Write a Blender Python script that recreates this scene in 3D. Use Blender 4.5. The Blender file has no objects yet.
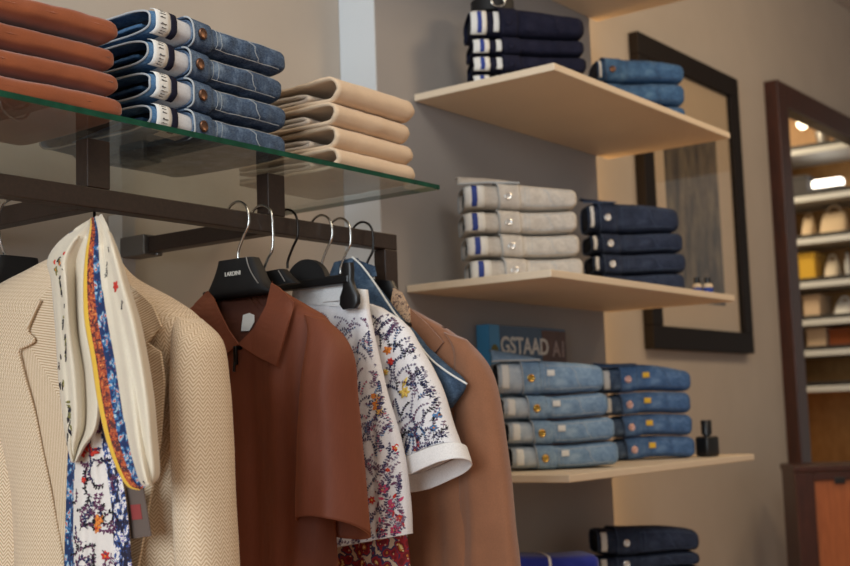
import bpy, bmesh, math, random
from mathutils import Vector, Matrix, noise
from mathutils.bvhtree import BVHTree
random.seed(7)
C = bpy.context.scene.collection
H = 1.35                                   # camera height above the floor
V = Vector

# ------------------------------------------------------------------ camera
YAW, PITCH, ROLL, FPX = 0.93091493, 0.10730158, -0.03428367, 1246.87
def cam_axes():
    cy, sy = math.cos(YAW), math.sin(YAW)
    fwd = V((sy, cy, 0)); rt = V((cy, -sy, 0)); up = V((0, 0, 1))
    f2 = fwd*math.cos(PITCH) + up*math.sin(PITCH)
    u2 = up*math.cos(PITCH) - fwd*math.sin(PITCH)
    return rt*math.cos(ROLL) + u2*math.sin(ROLL), u2*math.cos(ROLL) - rt*math.sin(ROLL), f2
CR, CU, CW = cam_axes()
cam = bpy.data.cameras.new('camera')
cam.lens = FPX*36/850; cam.sensor_width = 36; cam.sensor_fit = 'HORIZONTAL'
cam.clip_start = 0.05
cam.dof.use_dof = True; cam.dof.focus_distance = 1.72; cam.dof.aperture_fstop = 5.6
co = bpy.data.objects.new('camera', cam); C.objects.link(co)
co.matrix_world = Matrix(((CR.x, CU.x, -CW.x, 0), (CR.y, CU.y, -CW.y, 0), (CR.z, CU.z, -CW.z, H), (0, 0, 0, 1)))
bpy.context.scene.camera = co

# a measurement on the photograph -> metres, on a known plane of the shop
def ray(px, py): return CR*((px-425)/FPX) - CU*((py-283)/FPX) + CW
def onx(px, py, x):
    d = ray(px, py); d = d*(x/d.x); return V((x, d.y, d.z+H))
def ony(px, py, y):
    d = ray(px, py); d = d*(y/d.y); return V((d.x, y, d.z+H))
def proj(p):
    q = V(p)-V((0, 0, H)); k = FPX/q.dot(CW)
    return 425+k*q.dot(CR), 283-k*q.dot(CU)
def onz(px, py, z):
    d = ray(px, py); d = d*((z-H)/d.z); return V((d.x, d.y, z))

# ------------------------------------------------------------------ materials
def nt(name):
    m = bpy.data.materials.new(name); m.use_nodes = True
    t = m.node_tree; b = t.nodes['Principled BSDF']
    return m, t, b
class G:
    """small helper to wire shader nodes"""
    def __init__(s, t): s.t = t
    def n(s, kind, **kw):
        o = s.t.nodes.new(kind)
        for k, v in kw.items():
            if k.startswith('i_'):
                o.inputs[k[2:].replace('_', ' ')].default_value = v
            else: setattr(o, k, v)
        return o
    def l(s, a, b): s.t.links.new(a, b)
    def obj(s, scale=(1, 1, 1), rot=(0, 0, 0)):
        c = s.n('ShaderNodeTexCoord'); mp = s.n('ShaderNodeMapping')
        mp.inputs['Scale'].default_value = scale; mp.inputs['Rotation'].default_value = rot
        s.l(c.outputs['Object'], mp.inputs['Vector']); return mp.outputs['Vector']
    def noise(s, vec, scale, detail=3, rough=.55):
        o = s.n('ShaderNodeTexNoise'); o.inputs['Scale'].default_value = scale
        o.inputs['Detail'].default_value = detail; o.inputs['Roughness'].default_value = rough
        s.l(vec, o.inputs['Vector']); return o.outputs['Fac']
    def ramp(s, fac, stops, interp='LINEAR'):
        o = s.n('ShaderNodeValToRGB'); o.color_ramp.interpolation = interp
        e = o.color_ramp.elements
        while len(e) < len(stops): e.new(0.5)
        for k, (p, c) in enumerate(stops):
            e[k].position = p; e[k].color = (*c, 1) if len(c) == 3 else c
        s.l(fac, o.inputs['Fac']); return o.outputs['Color']
    def math(s, op, a, b=None):
        o = s.n('ShaderNodeMath', operation=op)
        for k, v in ((0, a), (1, b)):
            if v is None: continue
            if isinstance(v, (int, float)): o.inputs[k].default_value = v
            else: s.l(v, o.inputs[k])
        return o.outputs[0]
    def mix(s, fac, a, b, mode='MIX'):
        o = s.n('ShaderNodeMix', data_type='RGBA', blend_type=mode)
        for k, v in ((0, fac), (6, a), (7, b)):
            if isinstance(v, (int, float)): o.inputs[k].default_value = v
            elif isinstance(v, tuple): o.inputs[k].default_value = (*v, 1)
            else: s.l(v, o.inputs[k])
        return o.outputs[2]
    def bump(s, h, bsdf, strength=.3, dist=.002):
        o = s.n('ShaderNodeBump'); o.inputs['Strength'].default_value = strength
        o.inputs['Distance'].default_value = dist
        s.l(h, o.inputs['Height']); s.l(o.outputs['Normal'], bsdf.inputs['Normal'])
def srgb(r, g, b):
    f = lambda c: (c/255/12.92) if c/255 <= .04045 else ((c/255+.055)/1.055)**2.4
    return (f(r), f(g), f(b))
def dk(c, k): return tuple(x*k for x in c)

def plain(name, col, rough=.5, metal=0, spec=.5, vary=.0, scale=30):
    m, t, b = nt(name); b.inputs['Roughness'].default_value = rough
    b.inputs['Metallic'].default_value = metal; b.inputs['Specular IOR Level'].default_value = spec
    if vary:
        g = G(t); f = g.noise(g.obj(), scale, 4)
        g.l(g.ramp(f, [(.3, dk(col, 1-vary)), (.7, dk(col, 1+vary))]), b.inputs['Base Color'])
    else: b.inputs['Base Color'].default_value = (*col, 1)
    return m
def cloth(name, col, rough=.9, vary=.12, weave=900, bump=.25, sheen=.15, stretch=(1, 1, 1)):
    m, t, b = nt(name); g = G(t); vec = g.obj(stretch)
    b.inputs['Roughness'].default_value = rough; b.inputs['Specular IOR Level'].default_value = .2
    b.inputs['Sheen Weight'].default_value = sheen; b.inputs['Sheen Roughness'].default_value = .5
    f = g.noise(vec, 28, 5); f2 = g.noise(vec, weave, 2)
    c = g.ramp(f, [(.25, dk(col, 1-vary)), (.75, dk(col, 1+vary))])
    c = g.mix(.35, c, g.ramp(f2, [(.35, dk(col, .8)), (.65, dk(col, 1.15))]))
    g.l(c, b.inputs['Base Color']); g.bump(f2, b, bump, .0008)
    return m
def denim(name, dark, mid, light, wear=.5):
    m, t, b = nt(name); g = G(t); vec = g.obj()
    b.inputs['Roughness'].default_value = .92; b.inputs['Specular IOR Level'].default_value = .15
    big = g.noise(vec, 24, 8, .72); fine = g.noise(g.obj((1.0, 1.0, 3.0)), 260, 3, .7)
    c = g.ramp(big, [(.36, dark), (.5, mid), (.64 + .15*(.5-wear), light)])
    c2 = g.ramp(fine, [(.3, dk(dark, .85)), (.7, light)])
    g.l(g.mix(.42, c, c2), b.inputs['Base Color'])
    w = g.n('ShaderNodeTexWave', wave_type='BANDS', bands_direction='DIAGONAL')
    w.inputs['Scale'].default_value = 420; g.l(vec, w.inputs['Vector'])
    h = g.math('ADD', g.math('MULTIPLY', w.outputs['Fac'], .35), fine)
    g.bump(h, b, .35, .0009)
    return m
def herringbone(name, c1, c2, col=.0065):
    m, t, b = nt(name); g = G(t)
    tc = g.n('ShaderNodeAttribute', attribute_name='clothpos'); sp = g.n('ShaderNodeSeparateXYZ'); g.l(tc.outputs['Vector'], sp.inputs[0])
    y, z = sp.outputs[1], sp.outputs[2]
    pp = g.n('ShaderNodeMath', operation='PINGPONG'); g.l(y, pp.inputs[0]); pp.inputs[1].default_value = col
    tri = g.math('MULTIPLY', pp.outputs[0], 1.25)
    ph = g.math('MULTIPLY', g.math('ADD', z, tri), 2*math.pi/.0052)
    s = g.math('SINE', ph)
    f = g.math('ADD', g.math('MULTIPLY', s, .5), .5)
    nz = g.noise(g.obj(), 500, 2)
    f = g.math('ADD', f, g.math('MULTIPLY', g.math('SUBTRACT', nz, .5), .7))
    cc = g.ramp(f, [(.25, c1), (.75, c2)])
    g.l(cc, b.inputs['Base Color']); b.inputs['Roughness'].default_value = .92
    b.inputs['Specular IOR Level'].default_value = .15; b.inputs['Sheen Weight'].default_value = .2
    g.bump(f, b, .3, .0008); return m
def knit(name, col):
    m, t, b = nt(name); g = G(t)
    tc = g.n('ShaderNodeAttribute', attribute_name='clothpos'); sp = g.n('ShaderNodeSeparateXYZ'); g.l(tc.outputs['Vector'], sp.inputs[0])
    mp = g.n('ShaderNodeMapping'); mp.inputs['Scale'].default_value = (1, 1, .12); g.l(tc.outputs['Vector'], mp.inputs['Vector'])
    st = g.noise(mp.outputs['Vector'], 420, 3)
    big = g.noise(g.obj((1, 1, .25)), 26, 4)
    c = g.mix(.4, g.ramp(big, [(.3, dk(col, .88)), (.7, dk(col, 1.1))]), g.ramp(st, [(.3, dk(col, .82)), (.7, dk(col, 1.14))]))
    g.l(c, b.inputs['Base Color']); b.inputs['Roughness'].default_value = .62
    b.inputs['Specular IOR Level'].default_value = .3; b.inputs['Sheen Weight'].default_value = .4
    b.inputs['Sheen Tint'].default_value = (*srgb(200, 120, 70), 1)
    g.bump(st, b, .2, .0006); return m
def wood(name, c1, c2, scale=(12, 12, 1.2), rough=.4):
    m, t, b = nt(name); g = G(t)
    f = g.noise(g.obj(scale), 6, 6, .65)
    g.l(g.ramp(f, [(.3, c1), (.7, c2)]), b.inputs['Base Color'])
    b.inputs['Roughness'].default_value = rough; g.bump(f, b, .1, .001); return m
def voro_print(name, stops, scale, dist=.35, bw=None):
    """dense printed cloth: cells ringed in several colours"""
    m, t, b = nt(name); g = G(t); vec = g.obj()
    nz = g.n('ShaderNodeTexNoise'); nz.inputs['Scale'].default_value = scale*.8; g.l(vec, nz.inputs['Vector'])
    add = g.n('ShaderNodeMix', data_type='VECTOR'); add.inputs[0].default_value = dist*.06
    g.l(vec, add.inputs[4]); g.l(nz.outputs['Color'], add.inputs[5])
    vo = g.n('ShaderNodeTexVoronoi'); vo.inputs['Scale'].default_value = scale; g.l(add.outputs[1], vo.inputs['Vector'])
    c = g.ramp(vo.outputs['Distance'], stops, 'CONSTANT')
    v2 = g.n('ShaderNodeTexVoronoi'); v2.inputs['Scale'].default_value = scale*2.7; g.l(vec, v2.inputs['Vector'])
    dots = g.ramp(v2.outputs['Distance'], [(0, (1, 1, 1)), (.22, (0, 0, 0))], 'CONSTANT')
    hue = g.ramp(g.n('ShaderNodeSeparateColor').outputs[0], [(0, stops[0][1]), (1, stops[-1][1])])
    sep = [n for n in t.nodes if n.bl_idname == 'ShaderNodeSeparateColor'][-1]
    g.l(v2.outputs['Color'], sep.inputs[0])
    dc = g.n('ShaderNodeMath', operation='GREATER_THAN'); g.l(sep.outputs[1], dc.inputs[0]); dc.inputs[1].default_value = .45
    fac = g.math('MULTIPLY', g.n('ShaderNodeRGBToBW').outputs[0], dc.outputs[0])
    bwn = [n for n in t.nodes if n.bl_idname == 'ShaderNodeRGBToBW'][-1]; g.l(dots, bwn.inputs[0])
    g.l(g.mix(fac, c, hue), b.inputs['Base Color'])
    b.inputs['Roughness'].default_value = .75; b.inputs['Specular IOR Level'].default_value = .25
    return m

M = {}
M['plaster'] = plain('plaster', srgb(188, 179, 168), .9, spec=.2, vary=.03, scale=6)
M['panel'] = plain('panel_paint', srgb(158, 155, 154), .75, spec=.3, vary=.02, scale=5)
M['ceiling'] = plain('ceiling_paint', srgb(200, 195, 188), .9)
M['floor'] = wood('floor_wood', srgb(156, 104, 60), srgb(186, 130, 80), (1.5, 14, 1), .45)
M['shelf'] = plain('shelf_laminate', srgb(226, 208, 182), .55, vary=.02, scale=8)
M['rail'] = wood('dark_bronze', srgb(42, 30, 24), srgb(56, 40, 31), (30, 30, 30), .42)
M['steel'] = plain('brushed_steel', srgb(205, 202, 196), .25, 1)
M['gunmetal'] = plain('gunmetal', srgb(52, 48, 46), .3, 1)
M['brass'] = plain('brass', srgb(214, 172, 88), .25, 1)
M['copper'] = plain('antique_copper', srgb(116, 88, 74), .4, 1, vary=.25, scale=200)
M['pewter'] = plain('pewter', srgb(225, 224, 222), .25, .6)
M['rosebutton'] = plain('rose_metal', srgb(222, 180, 170), .3, .7)
M['black'] = plain('black_plastic', srgb(20, 19, 20), .38, spec=.5)
M['blackmatt'] = plain('black_flock', srgb(19, 18, 19), .6, spec=.4, vary=.2, scale=60)
M['whiteink'] = plain('white_ink', srgb(225, 222, 215), .6)
M['silverink'] = plain('silver_ink', srgb(170, 168, 165), .35, .6)
M['paper'] = plain('label_paper', srgb(226, 226, 222), .8)
M['inkgrey'] = plain('grey_ink', srgb(70, 68, 70), .8)
M['inkblue'] = plain('blue_ink', srgb(38, 62, 142), .7)
M['jacket'] = herringbone('cream_herringbone', srgb(188, 160, 128), srgb(228, 208, 180))
M['lapel'] = herringbone('cream_bias_twill', srgb(182, 154, 122), srgb(222, 202, 174), 3.0)
M['jacketlining'] = cloth('jacket_facing', srgb(205, 176, 136))
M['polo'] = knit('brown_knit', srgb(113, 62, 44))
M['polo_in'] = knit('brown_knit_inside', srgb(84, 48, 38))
M['suede'] = cloth('brown_suede', srgb(142, 96, 69), .85, .12, 500, .15, .4)
M['whitecloth'] = cloth('white_cotton', srgb(236, 234, 236), .85, .02, 700, .2, .1)
M['whitelinen'] = cloth('white_linen', srgb(238, 236, 234), .85, .02, 500, .25, .1)
for k, c in dict(navy=(52, 54, 92), plum=(110, 66, 96), red=(204, 62, 52), pink=(206, 78, 118), orange=(230, 138, 64),
                 yellow=(228, 198, 104), olive=(128, 122, 74), sky=(92, 138, 186), ink=(44, 40, 46), greylilac=(126, 118, 140)).items():
    M['p_'+k] = plain('print_'+k, srgb(*c), .85, spec=.2)
M['silk'] = cloth('cream_silk', srgb(216, 204, 182), .5, .05, 1200, .08, .3)
M['silkw'] = cloth('white_silk', srgb(222, 214, 206), .55, .05, 1200, .08, .3)
M['s_yellow'] = cloth('yellow_silk', srgb(224, 180, 62), .55, .05, 1200, .08, .2)
M['s_orange'] = voro_print('orange_band', [(0, srgb(222, 160, 90)), (.2, srgb(186, 92, 52)), (.45, srgb(156, 66, 44)), (.6, srgb(84, 44, 46))], 170)
M['s_blue'] = voro_print('blue_band', [(0, srgb(190, 84, 76)), (.20, srgb(168, 192, 200)), (.32, srgb(62, 110, 156)), (.50, srgb(34, 52, 92))], 110)
M['s_mix'] = voro_print('dark_floral_band', [(0, srgb(120, 110, 170)), (.2, srgb(226, 220, 216)), (.46, srgb(60, 84, 140)), (.62, srgb(40, 38, 56))], 120)
M['paisley'] = voro_print('red_paisley', [(0, srgb(238, 216, 150)), (.16, srgb(200, 130, 60)), (.27, srgb(120, 36, 42)), (.44, srgb(160, 44, 52)), (.58, srgb(70, 58, 92)), (.7, srgb(222, 196, 168))], 62)
M['paisleytan'] = voro_print('tan_leaf_print', [(0, srgb(70, 58, 62)), (.25, srgb(196, 160, 130)), (.5, srgb(206, 172, 140)), (.7, srgb(112, 86, 80))], 150)
M['d_blue'] = denim('denim_blue', srgb(22, 34, 58), srgb(54, 76, 110), srgb(136, 158, 182), .5)
M['d_bluein'] = denim('denim_blue_inside', srgb(44, 78, 116), srgb(72, 112, 152), srgb(118, 154, 186), .5)
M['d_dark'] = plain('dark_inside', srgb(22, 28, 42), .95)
M['d_light'] = denim('denim_light', srgb(82, 112, 146), srgb(120, 150, 180), srgb(164, 188, 208), .5)
M['d_mid'] = denim('denim_mid', srgb(38, 66, 108), srgb(66, 98, 142), srgb(116, 146, 182), .4)
M['d_sky'] = denim('denim_sky', srgb(34, 60, 96), srgb(58, 92, 134), srgb(100, 136, 168), .5)
M['d_ink'] = denim('denim_ink', srgb(30, 36, 52), srgb(44, 52, 72), srgb(68, 78, 100), .2)
M['d_navy'] = denim('twill_navy', srgb(20, 21, 36), srgb(28, 29, 46), srgb(40, 41, 60), .2)
M['d_stone'] = denim('twill_stone', srgb(176, 168, 158), srgb(204, 196, 186), srgb(224, 218, 208), .4)
M['d_ice'] = denim('inside_ice', srgb(150, 170, 188), srgb(186, 198, 210), srgb(216, 222, 226), .4)
M['d_shirt'] = denim('denim_shirt', srgb(36, 48, 66), srgb(58, 78, 102), srgb(98, 120, 144), .5)
M['thread'] = plain('pale_thread', srgb(176, 182, 186), .9)
M['threadd'] = plain('dark_thread', srgb(70, 84, 108), .9)
M['lining'] = cloth('pocketing', srgb(206, 208, 212), .9, .08, 600, .3)
M['chino'] = cloth('beige_cotton', srgb(220, 194, 164), .9, .04, 900, .3, .2)
M['chino_in'] = cloth('beige_cotton_inside', srgb(214, 198, 180), .9, .05, 900, .3, .2)
M['rust'] = cloth('rust_cotton', srgb(146, 78, 42), .9, .10, 700, .3, .3)
M['cobalt'] = cloth('cobalt_knit', srgb(36, 50, 150), .8, .15, 500, .3, .3)
M['darkwood'] = wood('dark_wood', srgb(46, 22, 15), srgb(74, 36, 23), (14, 14, 1.5), .35)
M['frameblack'] = plain('frame_black', srgb(22, 15, 12), .6, spec=.25, vary=.1, scale=20)
M['mat'] = plain('mat_board', srgb(214, 192, 160), .9, vary=.02, scale=10)
M['tanwood'] = wood('tan_wood', srgb(168, 122, 66), srgb(196, 150, 92), (4, 4, 2), .5)
M['orangewood'] = wood('orange_wood', srgb(142, 78, 40), srgb(170, 98, 54), (16, 16, 1.5), .4)
M['white'] = plain('white_edge', srgb(214, 218, 218), .5)
M['black2'] = plain('black_tray', srgb(28, 26, 28), .5)
M['bluecover'] = plain('book_blue', srgb(72, 100, 128), .45, vary=.08, scale=12)
M['bluespine'] = plain('book_spine', srgb(72, 150, 200), .4)
M['brownpic'] = plain('book_brown', srgb(92, 66, 60), .5, vary=.25, scale=25)

def glassmat(tint=(.93, .965, .945)):
    m = bpy.data.materials.new('clear_glass'); m.use_nodes = True; t = m.node_tree; t.nodes.clear(); g = G(t)
    out = g.n('ShaderNodeOutputMaterial'); mx = g.n('ShaderNodeMixShader')
    fr = g.n('ShaderNodeFresnel'); geo = g.n('ShaderNodeNewGeometry')
    ior = g.math('ADD', g.math('MULTIPLY', geo.outputs['Backfacing'], 1/1.5-1.5), 1.5); g.l(ior, fr.inputs['IOR'])
    tr = g.n('ShaderNodeBsdfTransparent'); tr.inputs['Color'].default_value = (*tint, 1)
    gl = g.n('ShaderNodeBsdfGlossy'); gl.inputs['Roughness'].default_value = .0
    g.l(fr.outputs[0], mx.inputs[0]); g.l(tr.outputs[0], mx.inputs[1]); g.l(gl.outputs[0], mx.inputs[2])
    g.l(mx.outputs[0], out.inputs['Surface']); return m
M['glass'] = glassmat()
M['pane'] = glassmat((.985, .985, .985))
M['glassedge'] = plain('green_glass_edge', srgb(18, 70, 52), .12, spec=.6, vary=.35, scale=40)
def emit(name, col, s):
    m, t, b = nt(name); b.inputs['Base Color'].default_value = (*col, 1)
    b.inputs['Emission Color'].default_value = (*col, 1); b.inputs['Emission Strength'].default_value = s; return m
M['bulb'] = emit('lit_bulb', (1, .86, .62), 5)

# ------------------------------------------------------------------ mesh helpers
def tag(o, label=None, cat=None, group=None, kind=None):
    if label: o['label'] = label
    if cat: o['category'] = cat
    if group: o['group'] = group
    if kind: o['kind'] = kind
    return o
def thing(name, loc, label, cat, group=None, rz=0):
    o = bpy.data.objects.new(name, None); C.objects.link(o); o.location = loc; o.rotation_euler = (0, 0, rz)
    o.empty_display_size = .05
    return tag(o, label, cat, group)
def copy_tree(o, parent=None):
    c = o.copy(); C.objects.link(c)
    if parent: c.parent = parent
    for ch in list(o.children): copy_tree(ch, c)
    return c
class MB:
    def __init__(s): s.v = []; s.f = []; s.m = []; s.uv = {}
    def add(s, vs, fs, mi=0):
        b = len(s.v); s.v += [V(x) for x in vs]
        for f in fs: s.f.append([b+i for i in f]); s.m.append(mi)
        return s
    def box(s, lo, hi, mi=0, bev=0):
        x0, y0, z0 = lo; x1, y1, z1 = hi
        if bev <= 0:
            return s.add([(x0,y0,z0),(x1,y0,z0),(x1,y1,z0),(x0,y1,z0),(x0,y0,z1),(x1,y0,z1),(x1,y1,z1),(x0,y1,z1)],
                         [(0,3,2,1),(4,5,6,7),(0,1,5,4),(1,2,6,5),(2,3,7,6),(3,0,4,7)], mi)
        bm = bmesh.new(); bmesh.ops.create_cube(bm, size=1)
        for v in bm.verts: v.co = V(((x0+x1)/2+v.co.x*(x1-x0), (y0+y1)/2+v.co.y*(y1-y0), (z0+z1)/2+v.co.z*(z1-z0)))
        bmesh.ops.bevel(bm, geom=bm.edges[:], offset=bev, segments=2, affect='EDGES', profile=.5)
        bm.verts.index_update()
        s.add([v.co.copy() for v in bm.verts], [[v.index for v in f.verts] for f in bm.faces], mi); bm.free(); return s
    def loft(s, rings, mi=0, cap0=True, cap1=True, closed=True):
        n = len(rings[0]); vs = [p for r in rings for p in r]; fs = []
        for i in range(len(rings)-1):
            for j in range(n if closed else n-1):
                k = (j+1) % n; fs.append((i*n+j, i*n+k, (i+1)*n+k, (i+1)*n+j))
        if cap0: fs.append(tuple(range(n-1, -1, -1)))
        if cap1: fs.append(tuple((len(rings)-1)*n+j for j in range(n)))
        return s.add(vs, fs, mi)
    def tube(s, path, r, mi=0, n=8):
        path = [V(p) for p in path]; rings = []; up = None
        for i, p in enumerate(path):
            a = path[max(i-1, 0)]; b = path[min(i+1, len(path)-1)]; d = (b-a).normalized()
            if up is None: up = d.orthogonal().normalized()
            up = (up - d*up.dot(d)); up = up.normalized() if up.length > 1e-6 else d.orthogonal().normalized()
            sd = d.cross(up); rr = r[i] if isinstance(r, (list, tuple)) else r
            rings.append([p + (up*math.cos(2*math.pi*k/n) + sd*math.sin(2*math.pi*k/n))*rr for k in range(n)])
        return s.loft(rings, mi)
    def prism(s, pts, d, mi=0):
        """flat outline pts extruded by vector d"""
        n = len(pts); a = [V(p) for p in pts]; b = [p+V(d) for p in a]
        return s.add(a+b, [tuple(range(n-1, -1, -1)), tuple(range(n, 2*n))] + [(i, (i+1) % n, n+(i+1) % n, n+i) for i in range(n)], mi)
    def lathe(s, prof, c, axis, n=20, mi=0):
        axis = V(axis).normalized(); u = axis.orthogonal().normalized(); w = axis.cross(u); c = V(c)
        return s.loft([[c + axis*h + (u*math.cos(2*math.pi*k/n) + w*math.sin(2*math.pi*k/n))*max(r, 1e-5) for k in range(n)] for r, h in prof], mi)
    def build(s, name, mats, parent=None, smooth=True, solid=0, sub=0, local=False, offset=-1):
        me = bpy.data.meshes.new(name)
        org = V((0, 0, 0))
        if parent is not None and not local:
            p = parent
            while p is not None: org = org + p.location; p = p.parent
        me.from_pydata([v-org for v in s.v], [], s.f)
        mats = mats if isinstance(mats, (list, tuple)) else [mats]
        for m in mats: me.materials.append(M[m] if isinstance(m, str) else m)
        me.polygons.foreach_set('material_index', s.m)
        me.polygons.foreach_set('use_smooth', [bool(smooth)]*len(s.f))
        bm = bmesh.new(); bm.from_mesh(me); bmesh.ops.recalc_face_normals(bm, faces=bm.faces[:]); bm.to_mesh(me); bm.free()
        at_ = me.attributes.new('clothpos', 'FLOAT_VECTOR', 'POINT')
        for i, v in enumerate(s.v):
            q = s.uv.get(i); at_.data[i].vector = (0, q[0], q[1]) if q else (0, v.y, v.z)
        me.update()
        o = bpy.data.objects.new(name, me); C.objects.link(o)
        if parent is not None: o.parent = parent
        if solid:
            md = o.modifiers.new('thickness', 'SOLIDIFY'); md.thickness = solid; md.offset = offset
        if sub:
            md = o.modifiers.new('smooth', 'SUBSURF'); md.levels = sub; md.render_levels = sub
        if smooth and not sub:
            me.shade_smooth() if False else None
            auto(o)
        return o
def auto(o, ang=50):
    me = o.data; bm = bmesh.new(); bm.from_mesh(me)
    for e in bm.edges:
        if len(e.link_faces) == 2 and e.calc_face_angle(0) > math.radians(ang): e.smooth = False
    bm.to_mesh(me); bm.free()
def lerp(a, b, t): return a + (b-a)*t
def catmull(pts, n):
    """resample a polyline of equal-length tuples smoothly"""
    P = [tuple(p) for p in pts]; out = []; N = len(P)
    for k in range(n):
        t = k/(n-1)*(N-1); i = min(int(t), N-2); f = t-i
        p0, p1, p2, p3 = P[max(i-1, 0)], P[i], P[i+1], P[min(i+2, N-1)]
        out.append(tuple(.5*((2*b)+(-a+c)*f+(2*a-5*b+4*c-d)*f*f+(-a+3*b-3*c+d)*f**3) for a, b, c, d in zip(p0, p1, p2, p3)))
    return out
def se(a, e):
    c = math.cos(a); return math.copysign(abs(c)**(2/e), c)
def bvh_of(mb): return BVHTree.FromPolygons([tuple(v) for v in mb.v], [tuple(f) for f in mb.f])
def text_mesh(body, size, mat4, extrude=.0004, align='CENTER', bold=0.0):
    cu = bpy.data.curves.new('lettering', 'FONT'); cu.body = body; cu.size = size; cu.extrude = extrude
    cu.align_x = align; cu.align_y = 'CENTER'; cu.offset = bold
    tmp = bpy.data.objects.new('lettering', cu); C.objects.link(tmp)
    dg = bpy.context.evaluated_depsgraph_get(); me = bpy.data.meshes.new_from_object(tmp.evaluated_get(dg))
    bpy.data.objects.remove(tmp); bpy.data.curves.remove(cu)
    me.transform(mat4); return me
def text_obj(name, body, size, mat4, mat, parent, **kw):
    me = text_mesh(body, size, mat4, **kw); me.materials.clear(); me.materials.append(M[mat])
    o = bpy.data.objects.new(name, me); C.objects.link(o); o.parent = parent; return o
def worldloc(o):
    p = V((0, 0, 0))
    while o is not None: p += o.location; o = o.parent
    return p
def ccw_inside(p, poly):
    x, y = p; c = False; n = len(poly)
    for i in range(n):
        x1, y1 = poly[i]; x2, y2 = poly[(i+1) % n]
        if (y1 > y) != (y2 > y) and x < (x2-x1)*(y-y1)/(y2-y1)+x1: c = not c
    return c

# garments hang facing -x; rows are (left px, right px, half depth) read off the photograph on the plane x
def garment(mb, x, rows, nz=50, N=56, fold=.006, seed=0, exp=2.6, mi=0, cap0=True, cap1=False, hang=0.0, freq=1.0, cut=None, wr=.0025):
    R = [(onx(*l, x), onx(*r, x), d) for l, r, d in rows]
    flat = catmull([(l.y, l.z, r.y, r.z, d) for l, r, d in R], nz)
    rng = random.Random(seed); ph = [rng.uniform(0, 6.28) for _ in range(6)]
    rings = []
    for i, (ly, lz, ry, rz, d) in enumerate(flat):
        t = i/(nz-1); ring = []
        for k in range(N):
            a = 2*math.pi*k/N
            c = se(a, exp); s = se(a-math.pi/2, exp)        # c: +1 left .. -1 right ; s: -front +back handled below
            f = (1-c)/2
            y = lerp(ly, ry, f); z = lerp(lz, rz, f)
            g = fold*(.25+.75*t)*(math.sin(y*62*freq+ph[0]+1.6*t) + .6*math.sin(y*131*freq+ph[1]-1.1*t) + .35*math.sin(y*240*freq+ph[2]))
            nzv = noise.noise(V((y*9, z*5, seed*3.1)))*wr*2 + noise.noise(V((y*26+3, z*14, seed)))*wr
            px = x - d*s + (g + nzv)*(1 if s > 0 else .6)
            hz = hang*s*max(0, (t-.6)/.4)                     # front hem higher than back hem
            ring.append(V((px, y, z+hz)))
        rings.append(ring)
    keep = []
    n0 = len(mb.f); b0 = len(mb.v)
    vv = 0
    for i, r in enumerate(rings):                         # woven coordinates follow the cloth, not the room
        if i: vv -= (rings[i][N*3//4]-rings[i-1][N*3//4]).length
        acc = 0
        for k in range(N):
            if k: acc += (r[k]-r[k-1]).length
            mb.uv[b0+i*N+k] = (acc, vv)
    mb.loft(rings, mi, cap0, cap1)
    if cut:
        nf, nm = mb.f[:n0], mb.m[:n0]
        for f, m_ in zip(mb.f[n0:], mb.m[n0:]):
            cc = sum((mb.v[i] for i in f), V((0, 0, 0)))/len(f)
            if cc.x < x+.001 and ccw_inside(proj(cc), cut): continue
            nf.append(f); nm.append(m_)
        mb.f, mb.m = nf, nm
    return mb
def seen(bvh, px, py, x):
    """where the line of sight through a photo point meets a garment (or else the plane x)"""
    d = ray(px, py).normalized(); h = bvh.ray_cast(V((0, 0, H)), d)[0]
    if h is None or abs(h.x-x) > .09: h = onx(px, py, x)
    return h
def patch(mb, bvh, x, poly, off, th=.002, mi=0, res=5.0, lift=0, smooth=6, tilt=0):
    """a cloth panel (lapel, collar leaf, pocket) lying on the garment, its outline measured on the photograph"""
    P = [V((p[0], p[1])) for p in poly]; dense = []
    for i, p in enumerate(P):
        q = P[(i+1) % len(P)]; n = max(1, int((q-p).length/res))
        dense += [p.lerp(q, k/n) for k in range(n)]
    bm = bmesh.new(); vs = [bm.verts.new((p.x, p.y, 0)) for p in dense]
    es = [bm.edges.new((vs[i], vs[(i+1) % len(vs)])) for i in range(len(vs))]
    bmesh.ops.triangle_fill(bm, use_beauty=True, edges=es)
    for _ in range(3):
        long = [e for e in bm.edges if e.calc_length() > res*1.7]
        if long: bmesh.ops.subdivide_edges(bm, edges=long, cuts=1); bmesh.ops.triangulate(bm, faces=bm.faces[:])
    bm.verts.index_update(); bm.verts.ensure_lookup_table()
    out = [seen(bvh, v.co.x, v.co.y, x) for v in bm.verts]
    nb = [[e.other_vert(v).index for e in v.link_edges] for v in bm.verts]
    xs = [p.x for p in out]
    for _ in range(smooth): xs = [.4*xs[k]+.6*sum(xs[q] for q in nb[k])/max(1, len(nb[k])) for k in range(len(xs))]
    ref = [(v.co.x, v.co.y) for v in bm.verts]
    out = [onx(r[0], r[1], xx-off-lift) for r, xx in zip(ref, xs)]
    fs = [[v.index for v in f.verts] for f in bm.faces]
    # the rim in order
    rim = [(e.verts[0].index, e.verts[1].index) for e in bm.edges if len(e.link_faces) == 1]; bm.free()
    n = len(out); b0 = len(mb.v)
    mb.add(out + [p+V((th, 0, 0)) for p in out], fs + [[i+n for i in reversed(f)] for f in fs] + [(a, b, n+b, n+a) for a, b in rim], mi)
    if tilt:
        for k, p in enumerate(out):
            u = (p.y*math.cos(tilt)-p.z*math.sin(tilt), p.y*math.sin(tilt)+p.z*math.cos(tilt)); mb.uv[b0+k] = u; mb.uv[b0+n+k] = u
    return mb
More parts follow.
